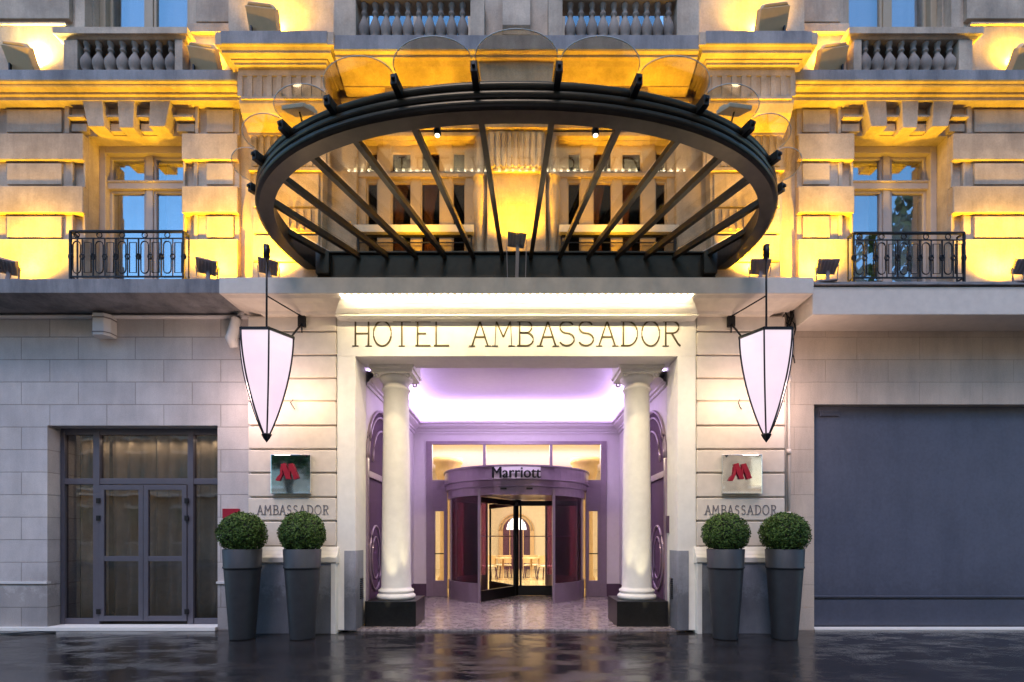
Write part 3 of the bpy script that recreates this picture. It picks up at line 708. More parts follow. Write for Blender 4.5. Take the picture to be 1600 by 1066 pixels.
# second floor centre: dado posts, balusters
g = MB()
for s in (-1, 1):
    for p0, p1 in ((2.6, 4.25),): a, b = sorted((s * p0, s * p1)); g.box(a, b, -.45, .02, 8.61, 12.4)
    a, b = sorted((s * 2.3, s * 2.62)); g.box(a, b, -.67, .02, 8.60, 9.20)
    a, b = sorted((s * .46, s * .66)); g.box(a, b, -.67, .02, 8.60, 9.20)
g.box(-.46, .46, -.50, .02, 8.60, 12.4); g.box(-.52, .52, -.56, .02, 8.60, 8.68)
g.each('upper_pier', 'stone', cw, .008)
g = MB(); g.prism([(-.60, 8.62), (-.66, 8.66), (-.66, 8.72), (-.62, 8.74), (-.66, 8.8), (-.60, 9.3), (-.5, 9.6), (-.49, 9.6), (-.49, 8.62)], 'x', -.2, .2); g.build('pilaster_bracket', 'stone', pl, .006)
for s in (-1, 1):
    q = MB(s); q.cornice(.6, 2.34, [(-.42, 9.17), (-.64, 9.17), (-.67, 9.19), (-.70, 9.20), (-.70, 9.32), (-.42, 9.33)], -.42, ret=False); b_ = q.build('balustrade', 'stone', B)
    q = MB(s); q.box(.66, 2.3, -.67, -.49, 8.60, 8.625); q.build('baluster_base', 'stone', b_)
    bal = [(.055, 8.63), (.055, 8.655), (.045, 8.66), (.07, 8.70), (.083, 8.75), (.08, 8.79), (.055, 8.84), (.034, 8.88), (.03, 8.90), (.045, 8.91), (.045, 8.93), (.03, 8.94), (.036, 8.98), (.05, 9.0), (.05, 9.02)]
    proto = None
    for k in range(10):
        xx = s * (.70 + (k + .5) * .158)
        if proto is None:
            q = MB(); q.lathe(0, 0, [(r, z - 8.63) for r, z in bal], 14); proto = q.build('baluster', 'baluster', b_); ob = proto
        else: ob = proto.copy(); C.objects.link(ob); ob.parent = b_
        ob.location = (xx, -.58, 8.61); ob.scale = (1, 1, 1.43)
    # french window of the second floor behind
    f = MB(s); 
    for x0, x1 in ((.66, .78), (1.53, 1.65), (2.38, 2.5)): f.box(x0, x1, .2, .3, 8.9, 11.6)
    fo = f.build('window', 'frame_cream', B)
    p = MB(s); p.box(.78, 2.38, .25, .256, 8.6, 11.6); p.build('pane', 'pane', fo)
    p = MB(s); p.box(.6, 2.55, 1.2, 1.25, 8.2, 12); p.build('room_back', 'dark_room', fo)
    # tripartite window of the first floor
    d = 8.15; f = MB(s); zt, zb = 7.66, 5.18
    def xx(px): return abs(X(px, d))
    xl = [.66, xx(728), xx(707), xx(689), xx(658), xx(644), xx(612), xx(592), xx(574), 2.5]
    f.box(xl[0], xl[1], .08, .2, zb, zt); f.box(xl[2], xl[3], .09, .2, zb, zt); f.box(xl[4], xl[5], .10, .2, zb, zt); f.box(xl[6], xl[7], .09, .2, zb, zt); f.box(xl[8], xl[9], .08, .2, zb, zt)
    for a, b in ((7.55, zt), (7.07, 7.26), (5.18, 5.4)):
        for k in (1, 3, 5, 7): f.box(xl[k] , xl[k + 1], .12, .19, a, b)
    f.box(.66, 2.5, .06, .12, 7.13, 7.19)
    for k in (1, 3, 5, 7):
        for a, b in ((5.4, 7.07), (7.26, 7.55)): f.box(xl[k] , xl[k] + .02, .11, .19, a, b); f.box(xl[k + 1] - .02, xl[k + 1], .11, .19, a, b)
    fo = f.build('window', 'frame_cream', B, .003)
    p = MB(s); p.box(.7, 2.46, .16, .166, 5.2, 7.6); p.build('pane', 'pane_brown', fo)
    p = MB(s); p.box(.55, 2.6, 1.4, 1.45, 5.0, 8); p.box(.55, .6, .61, 1.4, 5, 8); p.box(2.55, 2.6, .61, 1.4, 5, 8); p.box(.55, 2.6, .61, 1.4, 7.9, 7.95); p.build('room_back', 'dark_room', fo)
    for k, (a, b) in enumerate(((xl[3] - .02, xl[4]), (xl[5], xl[6] + .02))):
        c0, c1 = sorted((s * a, s * b)); 
        curtain(c0 + .02, c1 - .02, .34, 5.3, 7.6, 'voile', 'tied back white curtain in the %s half of the %s central window above the canopy' % (('inner', 'outer')[k], 'left' if s < 0 else 'right'), .015, 3, 50 + k, tie=True)
    # colonnette beside the window
    g = MB(s); g.lathe(.56, -.03, [(.06, 5.2), (.06, 5.9), (.05, 5.95), (.10, 6.5), (.115, 6.8), (.09, 7.0), (.12, 7.02), (.12, 7.06), (.06, 7.1), (.06, 7.6), (.09, 7.64)], 16); g.build('colonnette', 'stone', cw)
    # window box ledge above the railing
    g = MB(s); g.box(.66, 2.5, -.13, -.012, 6.15, 6.26); tag(g.build('painted_balcony_handrail', 'white_pier', cw), )

def roundrect(cx, z0, z1, hw, y, n=5):
    pts = []; r = hw
    for a0, zz in ((0, z1 - r), (180, z0 + r)):
        for i in range(n + 1):
            a = R(a0 + 180 * i / n); pts.append((cx + hw * math.cos(a), y, zz + r * math.sin(a)))
    return pts
def railing(label, x0, x1, y, z0, z1, ret, scroll=False):
    t = thing('iron_railing', label, 'railing', ((x0 + x1) / 2, y, z0), 'black wrought iron window railings')
    ox, oy, oz = (x0 + x1) / 2, y, z0; a, b = x0 - ox, x1 - ox; h = z1 - z0
    g = MB(); g.bar((a, 0, h), (b, 0, h), .045, .022); g.bar((a, 0, h - .1), (b, 0, h - .1), .014, .014); g.bar((a, 0, .07), (b, 0, .07), .02, .02)
    for xx_ in (a, b): g.bar((xx_, 0, h), (xx_, ret, h), .03, .02); g.bar((xx_, 0, .07), (xx_, ret, .07), .02, .02)
    g.build('rail', 'iron', t)
    g = MB()
    for xx_ in (a, b): g.box(xx_ - .014, xx_ + .014, -.014, .014, 0, h)
    for xx_ in (a, b):
        g.box(xx_ - .008, xx_ + .008, ret - .008, ret + .008, 0, h)
    g.each('post', 'iron', t)
    g = MB(); n = 5 if not scroll else 6; w = (b - a) / n
    for i in range(n):
        cx = a + (i + .5) * w
        if scroll:
            g.tube([(cx + .11 * math.cos(R(q)), 0, .4 + .13 * math.sin(R(q))) for q in range(0, 360, 24)], .010, 5, True)
            for sx in (-1, 1):
                g.tube([(cx + sx * (.1 - .0002 * q + (.06 * (1 - q / 540)) * math.cos(R(q))), 0, .2 + .1 * (1 - q / 700) * math.sin(R(q))) for q in range(0, 540, 30)], .009, 5)
                g.tube([(cx + sx * (.12 + (.05 * (1 - q / 540)) * math.cos(R(q))), 0, .6 + .08 * (1 - q / 700) * math.sin(R(q))) for q in range(0, 540, 30)], .009, 5)
        else:
            g.tube(roundrect(cx - w * .22, .12, h - .14, .055, 0), .009, 5, True)
            g.tube([(cx - w * .22 + .038 * math.cos(R(q)), 0, h - .052 + .038 * math.sin(R(q))) for q in range(0, 360, 30)], .008, 5, True)
            g.tube([(cx + w * .26 + .05 * u, 0, v) for u, v in ((-1, .13), (1, .13), (1, h - .16), (-1, h - .16))], .009, 5, True)
            for q in (-.48, .02, .5): g.bar((cx + q * w, 0, .07), (cx + q * w, 0, h - .1), .012, .012)
            for q in (-.48, .02, .5): g.tube([(cx + q * w + .03 * math.cos(R(e)), 0, h * .5 + .04 * math.sin(R(e))) for e in range(0, 360, 45)], .012, 5, True)
    g.build('scrollwork', 'iron', t)
    return t
railing('black wrought iron railing below the tall window at the left', X(110, 7.5), X(287, 7.5), -.5, 5.2, Z(362, 7.5), .12)
railing('black wrought iron railing below the tall window at the right', X(1336, 7.5), X(1510, 7.5), -.46, 5.205, Z(362, 7.5), .12)
railing('black scrolled railing of the left central window seen through the canopy glass', -2.46, -.70, -.045, 5.17, 6.13, .04, True)
railing('black scrolled railing of the right central window seen through the canopy glass', .70, 2.46, -.045, 5.17, 6.13, .04, True)

# ================================================================== CANOPY
CN = thing('entrance_canopy', 'oval dark metal and glass canopy with scalloped glass edge projecting over the entrance', 'canopy', (0, -.3, 5.4))
def ell(t, a=3.33, b=2.2, c=-.95, n=2.2):
    co_, si = math.cos(t), math.sin(t)
    return (a * math.copysign(abs(co_) ** (2 / n), co_), c - b * math.copysign(abs(si) ** (2 / n), si))
path = []
for i in range(-26, 181 + 26, 2): path.append(ell(R(180 - i)))
path = [p for p in path if p[1] < -.12]
def sweep(mb, path, prof):
    n = len(prof); vs = []; fs = []; m = len(path)
    for i, p in enumerate(path):
        q0 = path[max(0, i - 1)]; q1 = path[min(m - 1, i + 1)]; tx, ty = q1[0] - q0[0], q1[1] - q0[1]; l = math.hypot(tx, ty); nx, ny = ty / l, -tx / l
        if nx * p[0] + ny * (p[1] + .95) < 0: nx, ny = -nx, -ny
        for o_, z_ in prof: vs.append((p[0] + nx * o_, p[1] + ny * o_, z_))
    for i in range(m - 1):
        for k in range(n): fs.append((i * n + k, i * n + (k + 1) % n, i * n + n + (k + 1) % n, i * n + n + k))
    fs += [tuple(range(n)), tuple(range(m * n - 1, (m - 1) * n - 1, -1))]
    mb.add(vs, fs, False)
def rel(o, par=CN):
    o.matrix_parent_inverse = Matrix.Translation(-par.location); return o
g = MB()
rp = [(-.18, 5.515), (-.02, 5.515)]
for k in range(3):
    zc = 5.563 + k * .088; w = .04 - k * .006
    rp += [(-.03, zc - .047)] + [(-.02 + w * math.cos(R(a)) + .01, zc + .038 * math.sin(R(a))) for a in range(-80, 81, 20)]
rp += [(-.03, 5.79), (-.14, 5.79), (-.15, 5.58), (-.18, 5.56)]
sweep(g, path, rp); rel(g.build('canopy_ring', 'canopy', CN))
g = MB(); g.box(-2.97, 2.97, -.25, -.07, 5.39, 5.74); g.box(-3.0, 3.0, -.29, -.05, 5.74, 5.765); g.box(-3.0, 3.0, -.29, -.05, 5.365, 5.39)
for x in (-2.9, 2.9): g.box(x - .1, x + .1, -.36, -.2, 5.4, 5.73)
rel(g.build('wall_beam', 'canopy', CN, .004))
tips = [(.39, -3.35), (1.15, -3.22), (1.86, -2.99), (2.45, -2.69), (2.94, -2.27), (3.26, -1.75), (3.36, -1.1)]
feet = [.215 + .433 * k for k in range(7)]
FP = []
for s in (-1, 1):
    for k in range(7):
        f0 = Vector((s * feet[k], -.25, 5.72)); t0 = Vector((s * tips[k][0], tips[k][1], 5.735)); d = (t0 - f0); L_ = d.length; e = f0 + d * ((L_ - .28) / L_)
        g = MB(); g.bar(f0, e if k < 6 else t0 + (f0 - t0).normalized() * .12, .038, .07); g.bar(f0 + Vector((0, 0, -.045)), e + Vector((0, 0, -.045)) if k < 6 else t0 + (f0 - t0).normalized() * .15 + Vector((0, 0, -.04)), .062, .014)
        r_ = rel(g.build('rafter', 'canopy', CN))
        if k < 6:
            g = MB(); g.bar(e, t0, .062, .1); g.bar(t0 - d.normalized() * .02, t0 + d.normalized() * .03, .03, .03)
            o = g.build('rafter_end', 'stub', r_, .004)
            o.matrix_parent_inverse = Matrix.Translation(-CN.location) 
            o.matrix_parent_inverse = Matrix.Identity(4); 
allt = [(-tips[k][0], tips[k][1], -feet[k]) for k in range(6, -1, -1)] + [(tips[k][0], tips[k][1], feet[k]) for k in range(7)]
for i in range(13):
    a, b = allt[i], allt[i + 1]; pts = [(a[2], -.2)]
    ax, ay, bx, by = a[0], a[1], b[0], b[1]; mx, my = (ax + bx) / 2, (ay + by) / 2; ch = math.hypot(bx - ax, by - ay)
    ux, uy = (bx - ax) / ch, (by - ay) / ch; nx, ny = -uy, ux
    if nx * mx + ny * (my + .95) < 0: nx, ny = -nx, -ny
    arc_ = [(mx - ux * ch * .5 * math.cos(R(q)) * .96 + nx * ch * .34 * math.sin(R(q)), my - uy * ch * .5 * math.cos(R(q)) * .96 + ny * ch * .34 * math.sin(R(q))) for q in range(0, 181, 9)]
    if i in (0, 12): arc_ = [(ax, ay), (bx, by)]
    g = MB(); g.prism([(a[2], -.2)] + arc_ + [(b[2], -.2)], 'z', 5.80, 5.812); o = rel(g.build('glass_panel', 'canopy_glass', CN))
    if i not in (0, 12):
        g = MB(); g.tube([(x, y, 5.806) for x, y in arc_], .0045, 5); q = g.build('polished_edge', 'glass_edge', o)
# spots on the ring
for s in (-1, 1):
    px, d = (468, 5.45) if s < 0 else (1147, 5.45)
    loc = (X(px, d), d - 8, Z(172, d)); t = thing('ring_floodlight', 'small flat floodlight on an arm above the %s end of the canopy ring' % ('left' if s < 0 else 'right'), 'floodlight', loc, 'floodlights on the canopy ring')
    g = MB(); g.box(-.15, .15, -.10, .10, -.02, .02); g.box(-.12, .12, .02, .1, .02, .05); o = g.build('lamp_head', 'white_plastic', t, .006); o.rotation_euler = (R(18), R(-10 * s), R(20 * s))
    g = MB(); g.bar((0, 0, -.02), (.08 * -s, .0, -.32), .016, .016); g.build('arm', 'iron', t)

# ================================================================== LANTERNS
def lantern(s):
    cx, cy = s * 3.44, -.95
    t = thing('hanging_lantern', 'tapered pink white glass lantern hung from the %s end of the canopy ring' % ('left' if s < 0 else 'right'), 'lantern', (cx, cy, 2.79), 'tapered hanging lanterns')
    H = 4.20 - 2.79; n = 12; a = .37
    angs = [R(60 * k - 90 + 30) for k in range(6)]
    def rad(v): return a * (1 - (1 - v) ** 1.75) ** .92 if v < 1 else a
    def ring(v, sc=1.0): r = max(.012, rad(v)) * sc; return [(r * math.cos(q), r * math.sin(q), H * v) for q in angs]
    vs = []; fs = []
    lv = [.035 + (1 - .035) * i / n for i in range(n + 1)]
    for v in lv: vs += ring(v, .985)
    for i in range(n):
        for k in range(6): fs.append((i * 6 + k, i * 6 + (k + 1) % 6, i * 6 + 6 + (k + 1) % 6, i * 6 + 6 + k))
    fs += [tuple(range(6)), tuple(range(n * 6 + 5, n * 6 - 1, -1))]
    g = MB(); g.add(vs, fs); g.build('glass_shade', 'opal', t)
    g = MB()
    for k in range(6): g.tube([ring(v)[k] for v in lv], .012, 6)
    top = ring(1.0)
    for k in range(6): g.bar(top[k], top[(k + 1) % 6], .03, .035)
    g.lathe(0, 0, [(.004, -.03), (.05, .03), (.075, .075), (.06, .09)], 6, False)
    for k in range(6): g.bar((0, 0, H + .05), tuple(Vector(top[k]) + Vector((0, 0, .01))), .02, .03)
    g.lathe(0, 0, [(.04, H + .0), (.05, H + .05), (.02, H + .1)], 8)
    g.build('lantern_frame', 'iron', t)
    g = MB(); g.tube([(0, 0, H + .05), (0, 0, 5.46 - 2.79)], .014, 8); g.tube([(0, 0, 5.30 - 2.79), (0, 0, 5.47 - 2.79)], .045, 8); g.build('hanging_rod', 'iron', t)
    g = MB(); wx = -s * .19; wz = Z(500, 7.72) - 2.79; wy = -cy - .22
    g.box(wx - .055, wx + .055, wy - .05, wy - .002, wz - .09, wz + .09); g.tube([(wx, wy - .05, wz + .06), (0, 0, H + .58)], .010, 6); g.tube([(wx, wy - .05, wz - .06), (-s * .16, .25, H + .02)], .014, 6); g.tube([(wx, wy - .03, wz + .16), (wx, wy - .03, wz - .18)], .012, 6)
    g.build('wall_stay', 'iron', t)
    g = MB(); g.tube([(wx + s * .13, wy - .03, .75), (wx + s * .13 - .03, wy - .05, .70), (wx + s * .13, wy - .03, .64), (wx + s * .13 + .03, wy - .03, .60)], .007, 6); g.build('flex', 'iron', t)
    return t
lantern(-1); lantern(1)

# ================================================================== FLOODLIGHTS
GOLD = (1.0, .56, .012)
E_S, E_L = 50, 100
def flood(label, x, y, z, rz, tilt=35, e=E_S, tgt=None, sc=1.0, legs=.12):
    t = thing('floodlight', label, 'floodlight', (x, y, z), 'small floodlights along the first floor ledge', rz)
    g = MB(); g.prism([(-.12 * sc, -.10 * sc), (.12 * sc, -.10 * sc), (.14 * sc, .10 * sc), (-.14 * sc, .10 * sc)], 'y', -.05 * sc, .03 * sc)
    for k in range(5): g.box(-.10 * sc + k * .045 * sc, -.09 * sc + k * .045 * sc, -.07 * sc, -.05 * sc, -.08 * sc, .08 * sc)
    h = g.build('lamp_head', 'lamp_metal', t, .004); h.location = (0, 0, legs + .1 * sc); h.rotation_euler = (R(tilt), R(8), 0)
    g = MB(); g.box(-.11 * sc, .11 * sc, .031 * sc, .036 * sc, -.08 * sc, .08 * sc); g.build('lens', emit('flood_lens', GOLD, 2), h)
    g = MB()
    for k in (-1, 1): g.bar((k * .13 * sc, 0, 0), (k * .15 * sc, 0, legs + .1 * sc), .012, .03)
    g.box(-.14 * sc, .14 * sc, -.03, .03, 0, .015); g.bar((0, 0, 0), (.02, .0, legs + .05), .05, .03); g.build('bracket', 'lamp_metal', t)
    return t
led = -.5
for lab, px, py, s in (('small floodlight on the ledge at the far left edge', 12, 428, 1), ('small floodlight on the ledge right of the left window', 324, 430, 1), ('small floodlight on the ledge beside the left lantern rod', 420, 432, 1),
                    ('small floodlight on the ledge beside the right lantern rod', 1187, 432, -1), ('small floodlight on the ledge left of the right window', 1292, 430, -1), ('small floodlight on the ledge at the far right edge', 1600, 428, -1)):
    d = 8 + led; x = X(px, d); flood(lab, x, led, 5.20, R(14 * s))
    l = spot('flood_or_fill_beam', (x, led + .14, 5.47), (x, .0, 6.2), GOLD, E_S * 1.5, 155, 1.0, .05)
flood('floodlight standing upright in front of the central pilaster behind the canopy', 0, -.36, 5.17, 0, 30, legs=.62)
spot('flood_or_fill_beam', (0, -.52, 5.98), (0, -.1, 6.9), GOLD, E_S * 1.0, 150, 1, .05)
def bigflood(label, x, y, z, s, grp='large floodlights on the cornices', w=.46):
    t = thing('cornice_floodlight', label, 'floodlight', (x, y, z), grp)
    g = MB(); g.prism([(-w / 2, -.17), (w / 2, -.17), (w / 2, .17), (-w / 2, .17)], 'y', -.06, .06); g.prism([(-w / 2 + .02, .17), (w / 2 - .02, .17), (w / 2 - .06, .21), (-w / 2 + .06, .21)], 'y', -.05, .05)
    h = g.build('lamp_head', 'lamp_box', t, .012); h.location = (0, 0, .24); h.rotation_euler = (R(38), R(-14 * s), R(8 * s))
    g = MB(); g.box(-w / 2 + .03, w / 2 - .03, .061, .066, -.15, .15); g.build('lens', emit('large_flood_lens', GOLD, 5), h)
    g = MB(); g.bar((-w * .4, 0, 0), (-w * .4, .0, .2), .02, .04); g.bar((w * .4, 0, 0), (w * .4, .0, .2), .02, .04); g.box(-w / 2, w / 2, -.05, .05, 0, .03); g.build('bracket', 'iron', t)
for lab, px, y, z, s, pw_ in (('large box floodlight on the cornice at the upper left edge', 35, -.26, 8.41, -1, 1.6), ('large box floodlight left of the stepped balcony corner', 322, -.24, 8.41, -1, .5), ('large box floodlight on the balcony slab above the left bracket', 413, -.62, 8.615, -1, 1),
                         ('large box floodlight on the balcony slab above the right bracket', 1205, -.62, 8.615, 1, 1), ('large box floodlight right of the stepped balcony corner', 1297, -.24, 8.41, 1, 1), ('large box floodlight on the cornice at the upper right edge', 1600, -.26, 8.41, 1, 1)):
    d = 8 + y; x = X(px, d); bigflood(lab, x, y, z, s)
    spot('flood_or_fill_beam', (x - .1 * s, y + (.06 if y > -.5 else .13), z + .26), (x - .3 * s, y + .5, z + 1.2), (1, .58, .02) if px > 40 else (1, .80, .28), E_L * pw_, 165, 1, .06)
for s in (-1, 1):
    t = thing('canopy_spotlight', 'small round spotlight under the canopy rafters on the %s' % ('left' if s < 0 else 'right'), 'spotlight', (s * .80, -2.82, 5.60), 'spotlights under the canopy')
    g = MB(); g.lathe(0, 0, [(.03, -.08), (.038, -.07), (.034, .0), (.015, .03), (.01, .1)], 16); g.build('lamp_head', 'canopy', t)
    g = MB(); g.lathe(0, 0, [(.024, -.086), (.024, -.081)], 16); g.build('lens', emit('spot_lens', (1, .85, .6), 1.2), t)
    spot('canopy_spot_beam', (s * .80, -2.82, 5.48), (s * 1.9, .1, 2.4), (1, .80, .52), 95, 58, 1, .05)
for s in (-1, 1): spot('flood_or_fill_beam', (s * 1.5, -.62, 5.9), (s * 1.5, .1, 6.9), GOLD, 16, 140, 1, .05)  # added gold fill that warms the central windows; no floodlight stands here
# upward grazing light on the centre frieze is added, with no lamp built for it
for x in (-1.55, 1.55): spot('flood_or_fill_beam', (x, -.75, 6.0), (x, -.42, 8.3), GOLD, 55, 70, 1, .05)
for s in (-1, 1): spot('flood_or_fill_beam', (s * 3.4, -1.3, 5.95), (s * 3.4, -.3, 7.4), GOLD, 26, 90, 1, .05)

# ================================================================== REVOLVING DOOR
RX, RY = 0, 4.5
RD = thing('revolving_door', 'round mauve revolving door with curved glass walls in the back of the entrance', 'revolving door', (RX, RY, .036))
def rd(g, n, m, par=RD, bev=0):
    o = g.build(n, m, par, bev)
    if par is RD: o.matrix_parent_inverse = Matrix.Translation(-RD.location)
    return o
g = MB(); g.arc(0, RY, 1.2, 1.74, R(-180), R(180), 2.70, 2.96, 64); g.arc(0, RY, 1.2, 1.77, R(-180), R(180), 2.955, 2.985, 64); g.arc(0, RY, 1.2, 1.76, R(-180), R(180), 2.675, 2.70, 64)
g.arc(0, RY, 1.2, 1.70, R(-180), R(180), 2.56, 2.676, 64); g.arc(0, RY, 1.2, 1.715, R(-180), R(180), 2.54, 2.56, 64); g.arc(0, RY, 1.2, 1.66, R(-180), R(180), 2.36, 2.54, 64); g.lathe(0, RY, [(1.21, 2.37), (1.21, 2.97)], 64, False)
dc = rd(g, 'drum_canopy', 'lilac_dark')
g = MB()
for a in (-9.5, 9.5): g.arc(0, RY, 1.66, 1.675, R(a - 2.3), R(a + 2.3), 2.47, 2.505, 4)
g.each('sensor', 'black', dc)
g = MB()
for s in (-1, 1):
    g.arc(0, RY, 1.58, 1.64, R(30) * s, R(150) * s, .036, .45, 40); g.arc(0, RY, 1.57, 1.65, R(30) * s, R(150) * s, .43, .455, 40)
[setattr(o, 'matrix_parent_inverse', Matrix.Translation(-RD.location)) for o in g.each('drum_base', 'lilac_dark', RD)]
g = MB()
for s in (-1, 1): g.arc(0, RY, 1.604, 1.614, R(30) * s, R(150) * s, .455, 2.36, 40)
[setattr(o, 'matrix_parent_inverse', Matrix.Translation(-RD.location)) for o in g.each('curved_glass', 'pane_purple', RD)]
for s in (-1, 1):
    for q in (30, 150):
        a = R(q) * s; g = MB(); x, y = 1.61 * math.sin(a), RY - 1.61 * math.cos(a); g.box(x - .03, x + .03, y - .08, y + .08, .036, 2.5 if q == 30 else 2.36); rd(g, 'door_post', 'lilac_dark', RD, .006)
    for q in (70, 92):
        a = R(q) * s; g = MB(); x, y = 1.61 * math.sin(a), RY - 1.61 * math.cos(a); g.box(x - .03, x + .03, y - .03, y + .03, .036, 2.36); rd(g, 'drum_mullion', 'lilac_dark')
g = MB(); g.lathe(0, RY, [(.055, .04), (.055, 2.36)], 16); g.lathe(0, RY, [(.12, 2.22), (.12, 2.36)], 16); rd(g, 'centre_shaft', 'black')
for q in (-32, 88, 208):
    a = R(q); u = Vector((math.sin(a), -math.cos(a), 0)); c = Vector((0, RY, 0)); W = 1.54; h = Vector((0, 0, 1))
    g = MB()
    g.bar(c + u * .05 + h * .16, c + u * W + h * .16, .05, .24); g.bar(c + u * .05 + h * 2.28, c + u * W + h * 2.28, .05, .12); g.bar(c + u * (W - .03) + h * .05, c + u * (W - .03) + h * 2.34, .05, .06); g.bar(c + u * .1 + h * .05, c + u * .1 + h * 2.34, .05, .06)
    w_ = rd(g, 'door_wing', 'black')
    g = MB(); g.bar(c + u * .12 + h * 1.25, c + u * (W - .05) + h * 1.25, .008, 1.96); g.build('wing_glass', 'pane_clear', w_)
    g = MB(); off = Vector((u.y, -u.x, 0)) * .05; g.tube([c + u * .2 + h * 1.48 + off, c + u * (W - .15) + h * 1.48 + off], .012, 6); g.build('push_bar', 'lilac_dark', w_)
def text_mesh(body, size, ext, shear=0, off=0):
    cu = bpy.data.curves.new('t', 'FONT'); cu.body = body; cu.size = size; cu.extrude = ext; cu.offset = off; cu.align_x = 'CENTER'; cu.shear = shear; cu.resolution_u = 4
    o = bpy.data.objects.new('t', cu); C.objects.link(o); bpy.context.view_layer.update()
    me = bpy.data.meshes.new_from_object(o.evaluated_get(bpy.context.evaluated_depsgraph_get())); bpy.data.objects.remove(o); return me
def sign(body, w, h, r, zc, mat, yfix, name, off):
    me = text_mesh(body, 1, .02, 0, off); xs_ = [v.co.x for v in me.vertices]; ys_ = [v.co.y for v in me.vertices]
    sx = w / (max(xs_) - min(xs_)); sy = h / (max(ys_) - min(ys_)); xm = (max(xs_) + min(xs_)) / 2; y0 = min(ys_)
    for v in me.vertices:
        x = (v.co.x - xm) * sx; a = x / r; rr = r + v.co.z * .4
        v.co = Vector((rr * math.sin(a), RY - rr * math.cos(a), zc + (v.co.y - y0) * sy))
    V = [tuple(v.co) for v in me.vertices]; F = [tuple(p.vertices) for p in me.polygons]; n = len(V); me = bpy.data.meshes.new(name); vv = []; ff = []
    for k, (dx_, dz_, dy_) in enumerate(((0, 0, 0), (.009, 0, .001), (-.009, 0, .002), (.0045, .005, .003), (-.0045, -.004, .004))): vv += [(x + dx_, y - dy_, z + dz_) for x, y, z in V]; ff += [tuple(i + k * n for i in f) for f in F]
    me.from_pydata(vv, [], ff)
    me.materials.append(M[mat]); o = bpy.data.objects.new(name, me); C.objects.link(o); o.parent = dc; return o
sign('Marriott', 1.03, .225, 1.785, 2.705, 'black', 0, 'lettering', -.006)
g = MB(); g.arc(0, RY, 1.757, 1.763, R(-16.8), R(16.8), 2.69, 2.945, 20); g.build('sign_plate', 'lilac', dc)
# mirrored plaques with an angular red letter
for s in (-1, 1):
    cx = s * 3.405
    t = thing('mirror_plaque', 'square mirror plaque with a red letter M on the %s entrance pier' % ('left' if s < 0 else 'right'), 'plaque', (cx, -.262, 2.11), 'mirror plaques with a red emblem')
    g = MB(); g.box(-.3, .3, -.02, .03, 0, .59); g.build('mirror_plate', 'mirror', t, .006)
    g = MB(); k = .6 / 62.0; 
    def q(px, py): return ((px - 531) * .6 / 810, (965 - py) * .59 / 820)
    for P in ([(345, 350), (435, 325), (555, 660), (455, 665)], [(500, 350), (590, 335), (712, 640), (615, 672)], [(345, 400), (372, 410), (385, 560), (320, 700), (235, 690), (270, 620), (330, 560)]):
        g.prism([q(*p) for p in P], 'y', -.05, -.035)
    g.prism([q(505, 352), q(535, 352), q(535, 640), q(505, 640)], 'y', -.047, -.036)
    g.build('red_emblem', 'red', t)
# small fittings
g = MB(); g.box(X(348, 7.98), X(374, 7.98), -.03, -.001, Z(810, 7.98), Z(795, 7.98)); tag(g.build('red_plate', 'red'), 'small dark red plate on the wall above the leftmost round bush', 'plate')
t = thing('wall_lamp', 'white box shaped wall lamp under the left ledge', 'wall lamp', (X(153, 7.8), -.01, Z(525, 7.8)))
g = MB(); w = .14; g.prism([(-w, .01), (-w, -.12), (-w * .6, -.19), (w * .6, -.19), (w, -.12), (w, .01)], 'z', .02, .36); g.build('lamp_body', 'white_plastic', t, .012)
g = MB(); w = .145; g.prism([(-w, .0), (-w, -.125), (-w * .6, -.197), (w * .6, -.197), (w, -.125), (w, .0)], 'z', .28, .30); g.prism([(-w, .0), (-w, -.125), (-w * .6, -.197), (w * .6, -.197), (w, -.125), (w, .0)], 'z', .06, .075); g.each('lamp_trim', 'lamp_metal', t)
g = MB(); x = X(371, 7.9); g.tube([(x + .05, -.04, Z(486, 7.95)), (x + .03, -.1, Z(490, 7.95)), (x, -.12, Z(502, 7.95)), (x - .04, -.12, Z(518, 7.95)), (x - .08, -.12, Z(532, 7.95)), (x - .05, -.1, Z(545, 7.95))], [.06, .07, .075, .08, .09, .06], 10); tag(g.build('drain_elbow', 'white_plastic'), 'pale curved drain elbow beside the left lantern', 'pipe')
g = MB(); x = X(1233, 7.9); g.tube([(x, -.09, Z(470, 7.9)), (x, -.09, Z(700, 7.9)), (x, -.09, 1.3)], .022, 8); g.tube([(x - .06, -.09, Z(470, 7.9)), (x - .05, -.09, Z(600, 7.9)), (x - .05, -.09, 1.3)], .014, 8)
for py in (590, 702, 800): g.tube([(x, -.09, Z(py, 7.9)), (x, -.09, Z(py + 8, 7.9))], .034, 8)
tag(g.build('conduit_pipe', 'white_pier'), 'thin vertical conduit pipes behind the right lantern', 'pipe')
g = MB(); rnd = random.Random(5)
for k in range(9):
    x0 = X(1236, 7.8) + rnd.uniform(-.07, .05); pts = []
    for i in range(9): v = i / 8; pts.append((x0 + .07 * math.sin(v * 5 + k) * (1 - v * .5), -.12 - .05 * math.cos(k * 2 + v * 6), 4.93 - v * (.45 + .12 * (k % 4))))
    g.tube(pts, .011, 5)
tag(g.build('cable_bundle', 'stub'), 'tangle of dark cables hanging under the ledge beside the right lantern', 'cable')
g = MB(); g.tube([(-7.7, -.35, .012), (-7.3, -.2, .012), (-7.0, -.22, .012), (-6.95, -.3, .012), (-7.2, -.34, .012), (-7.5, -.4, .012), (-8.2, -.25, .012)], .010, 6); tag(g.build('ground_cable', 'stub'), 'thin dark cable lying on the wet pavement at the left', 'cable')
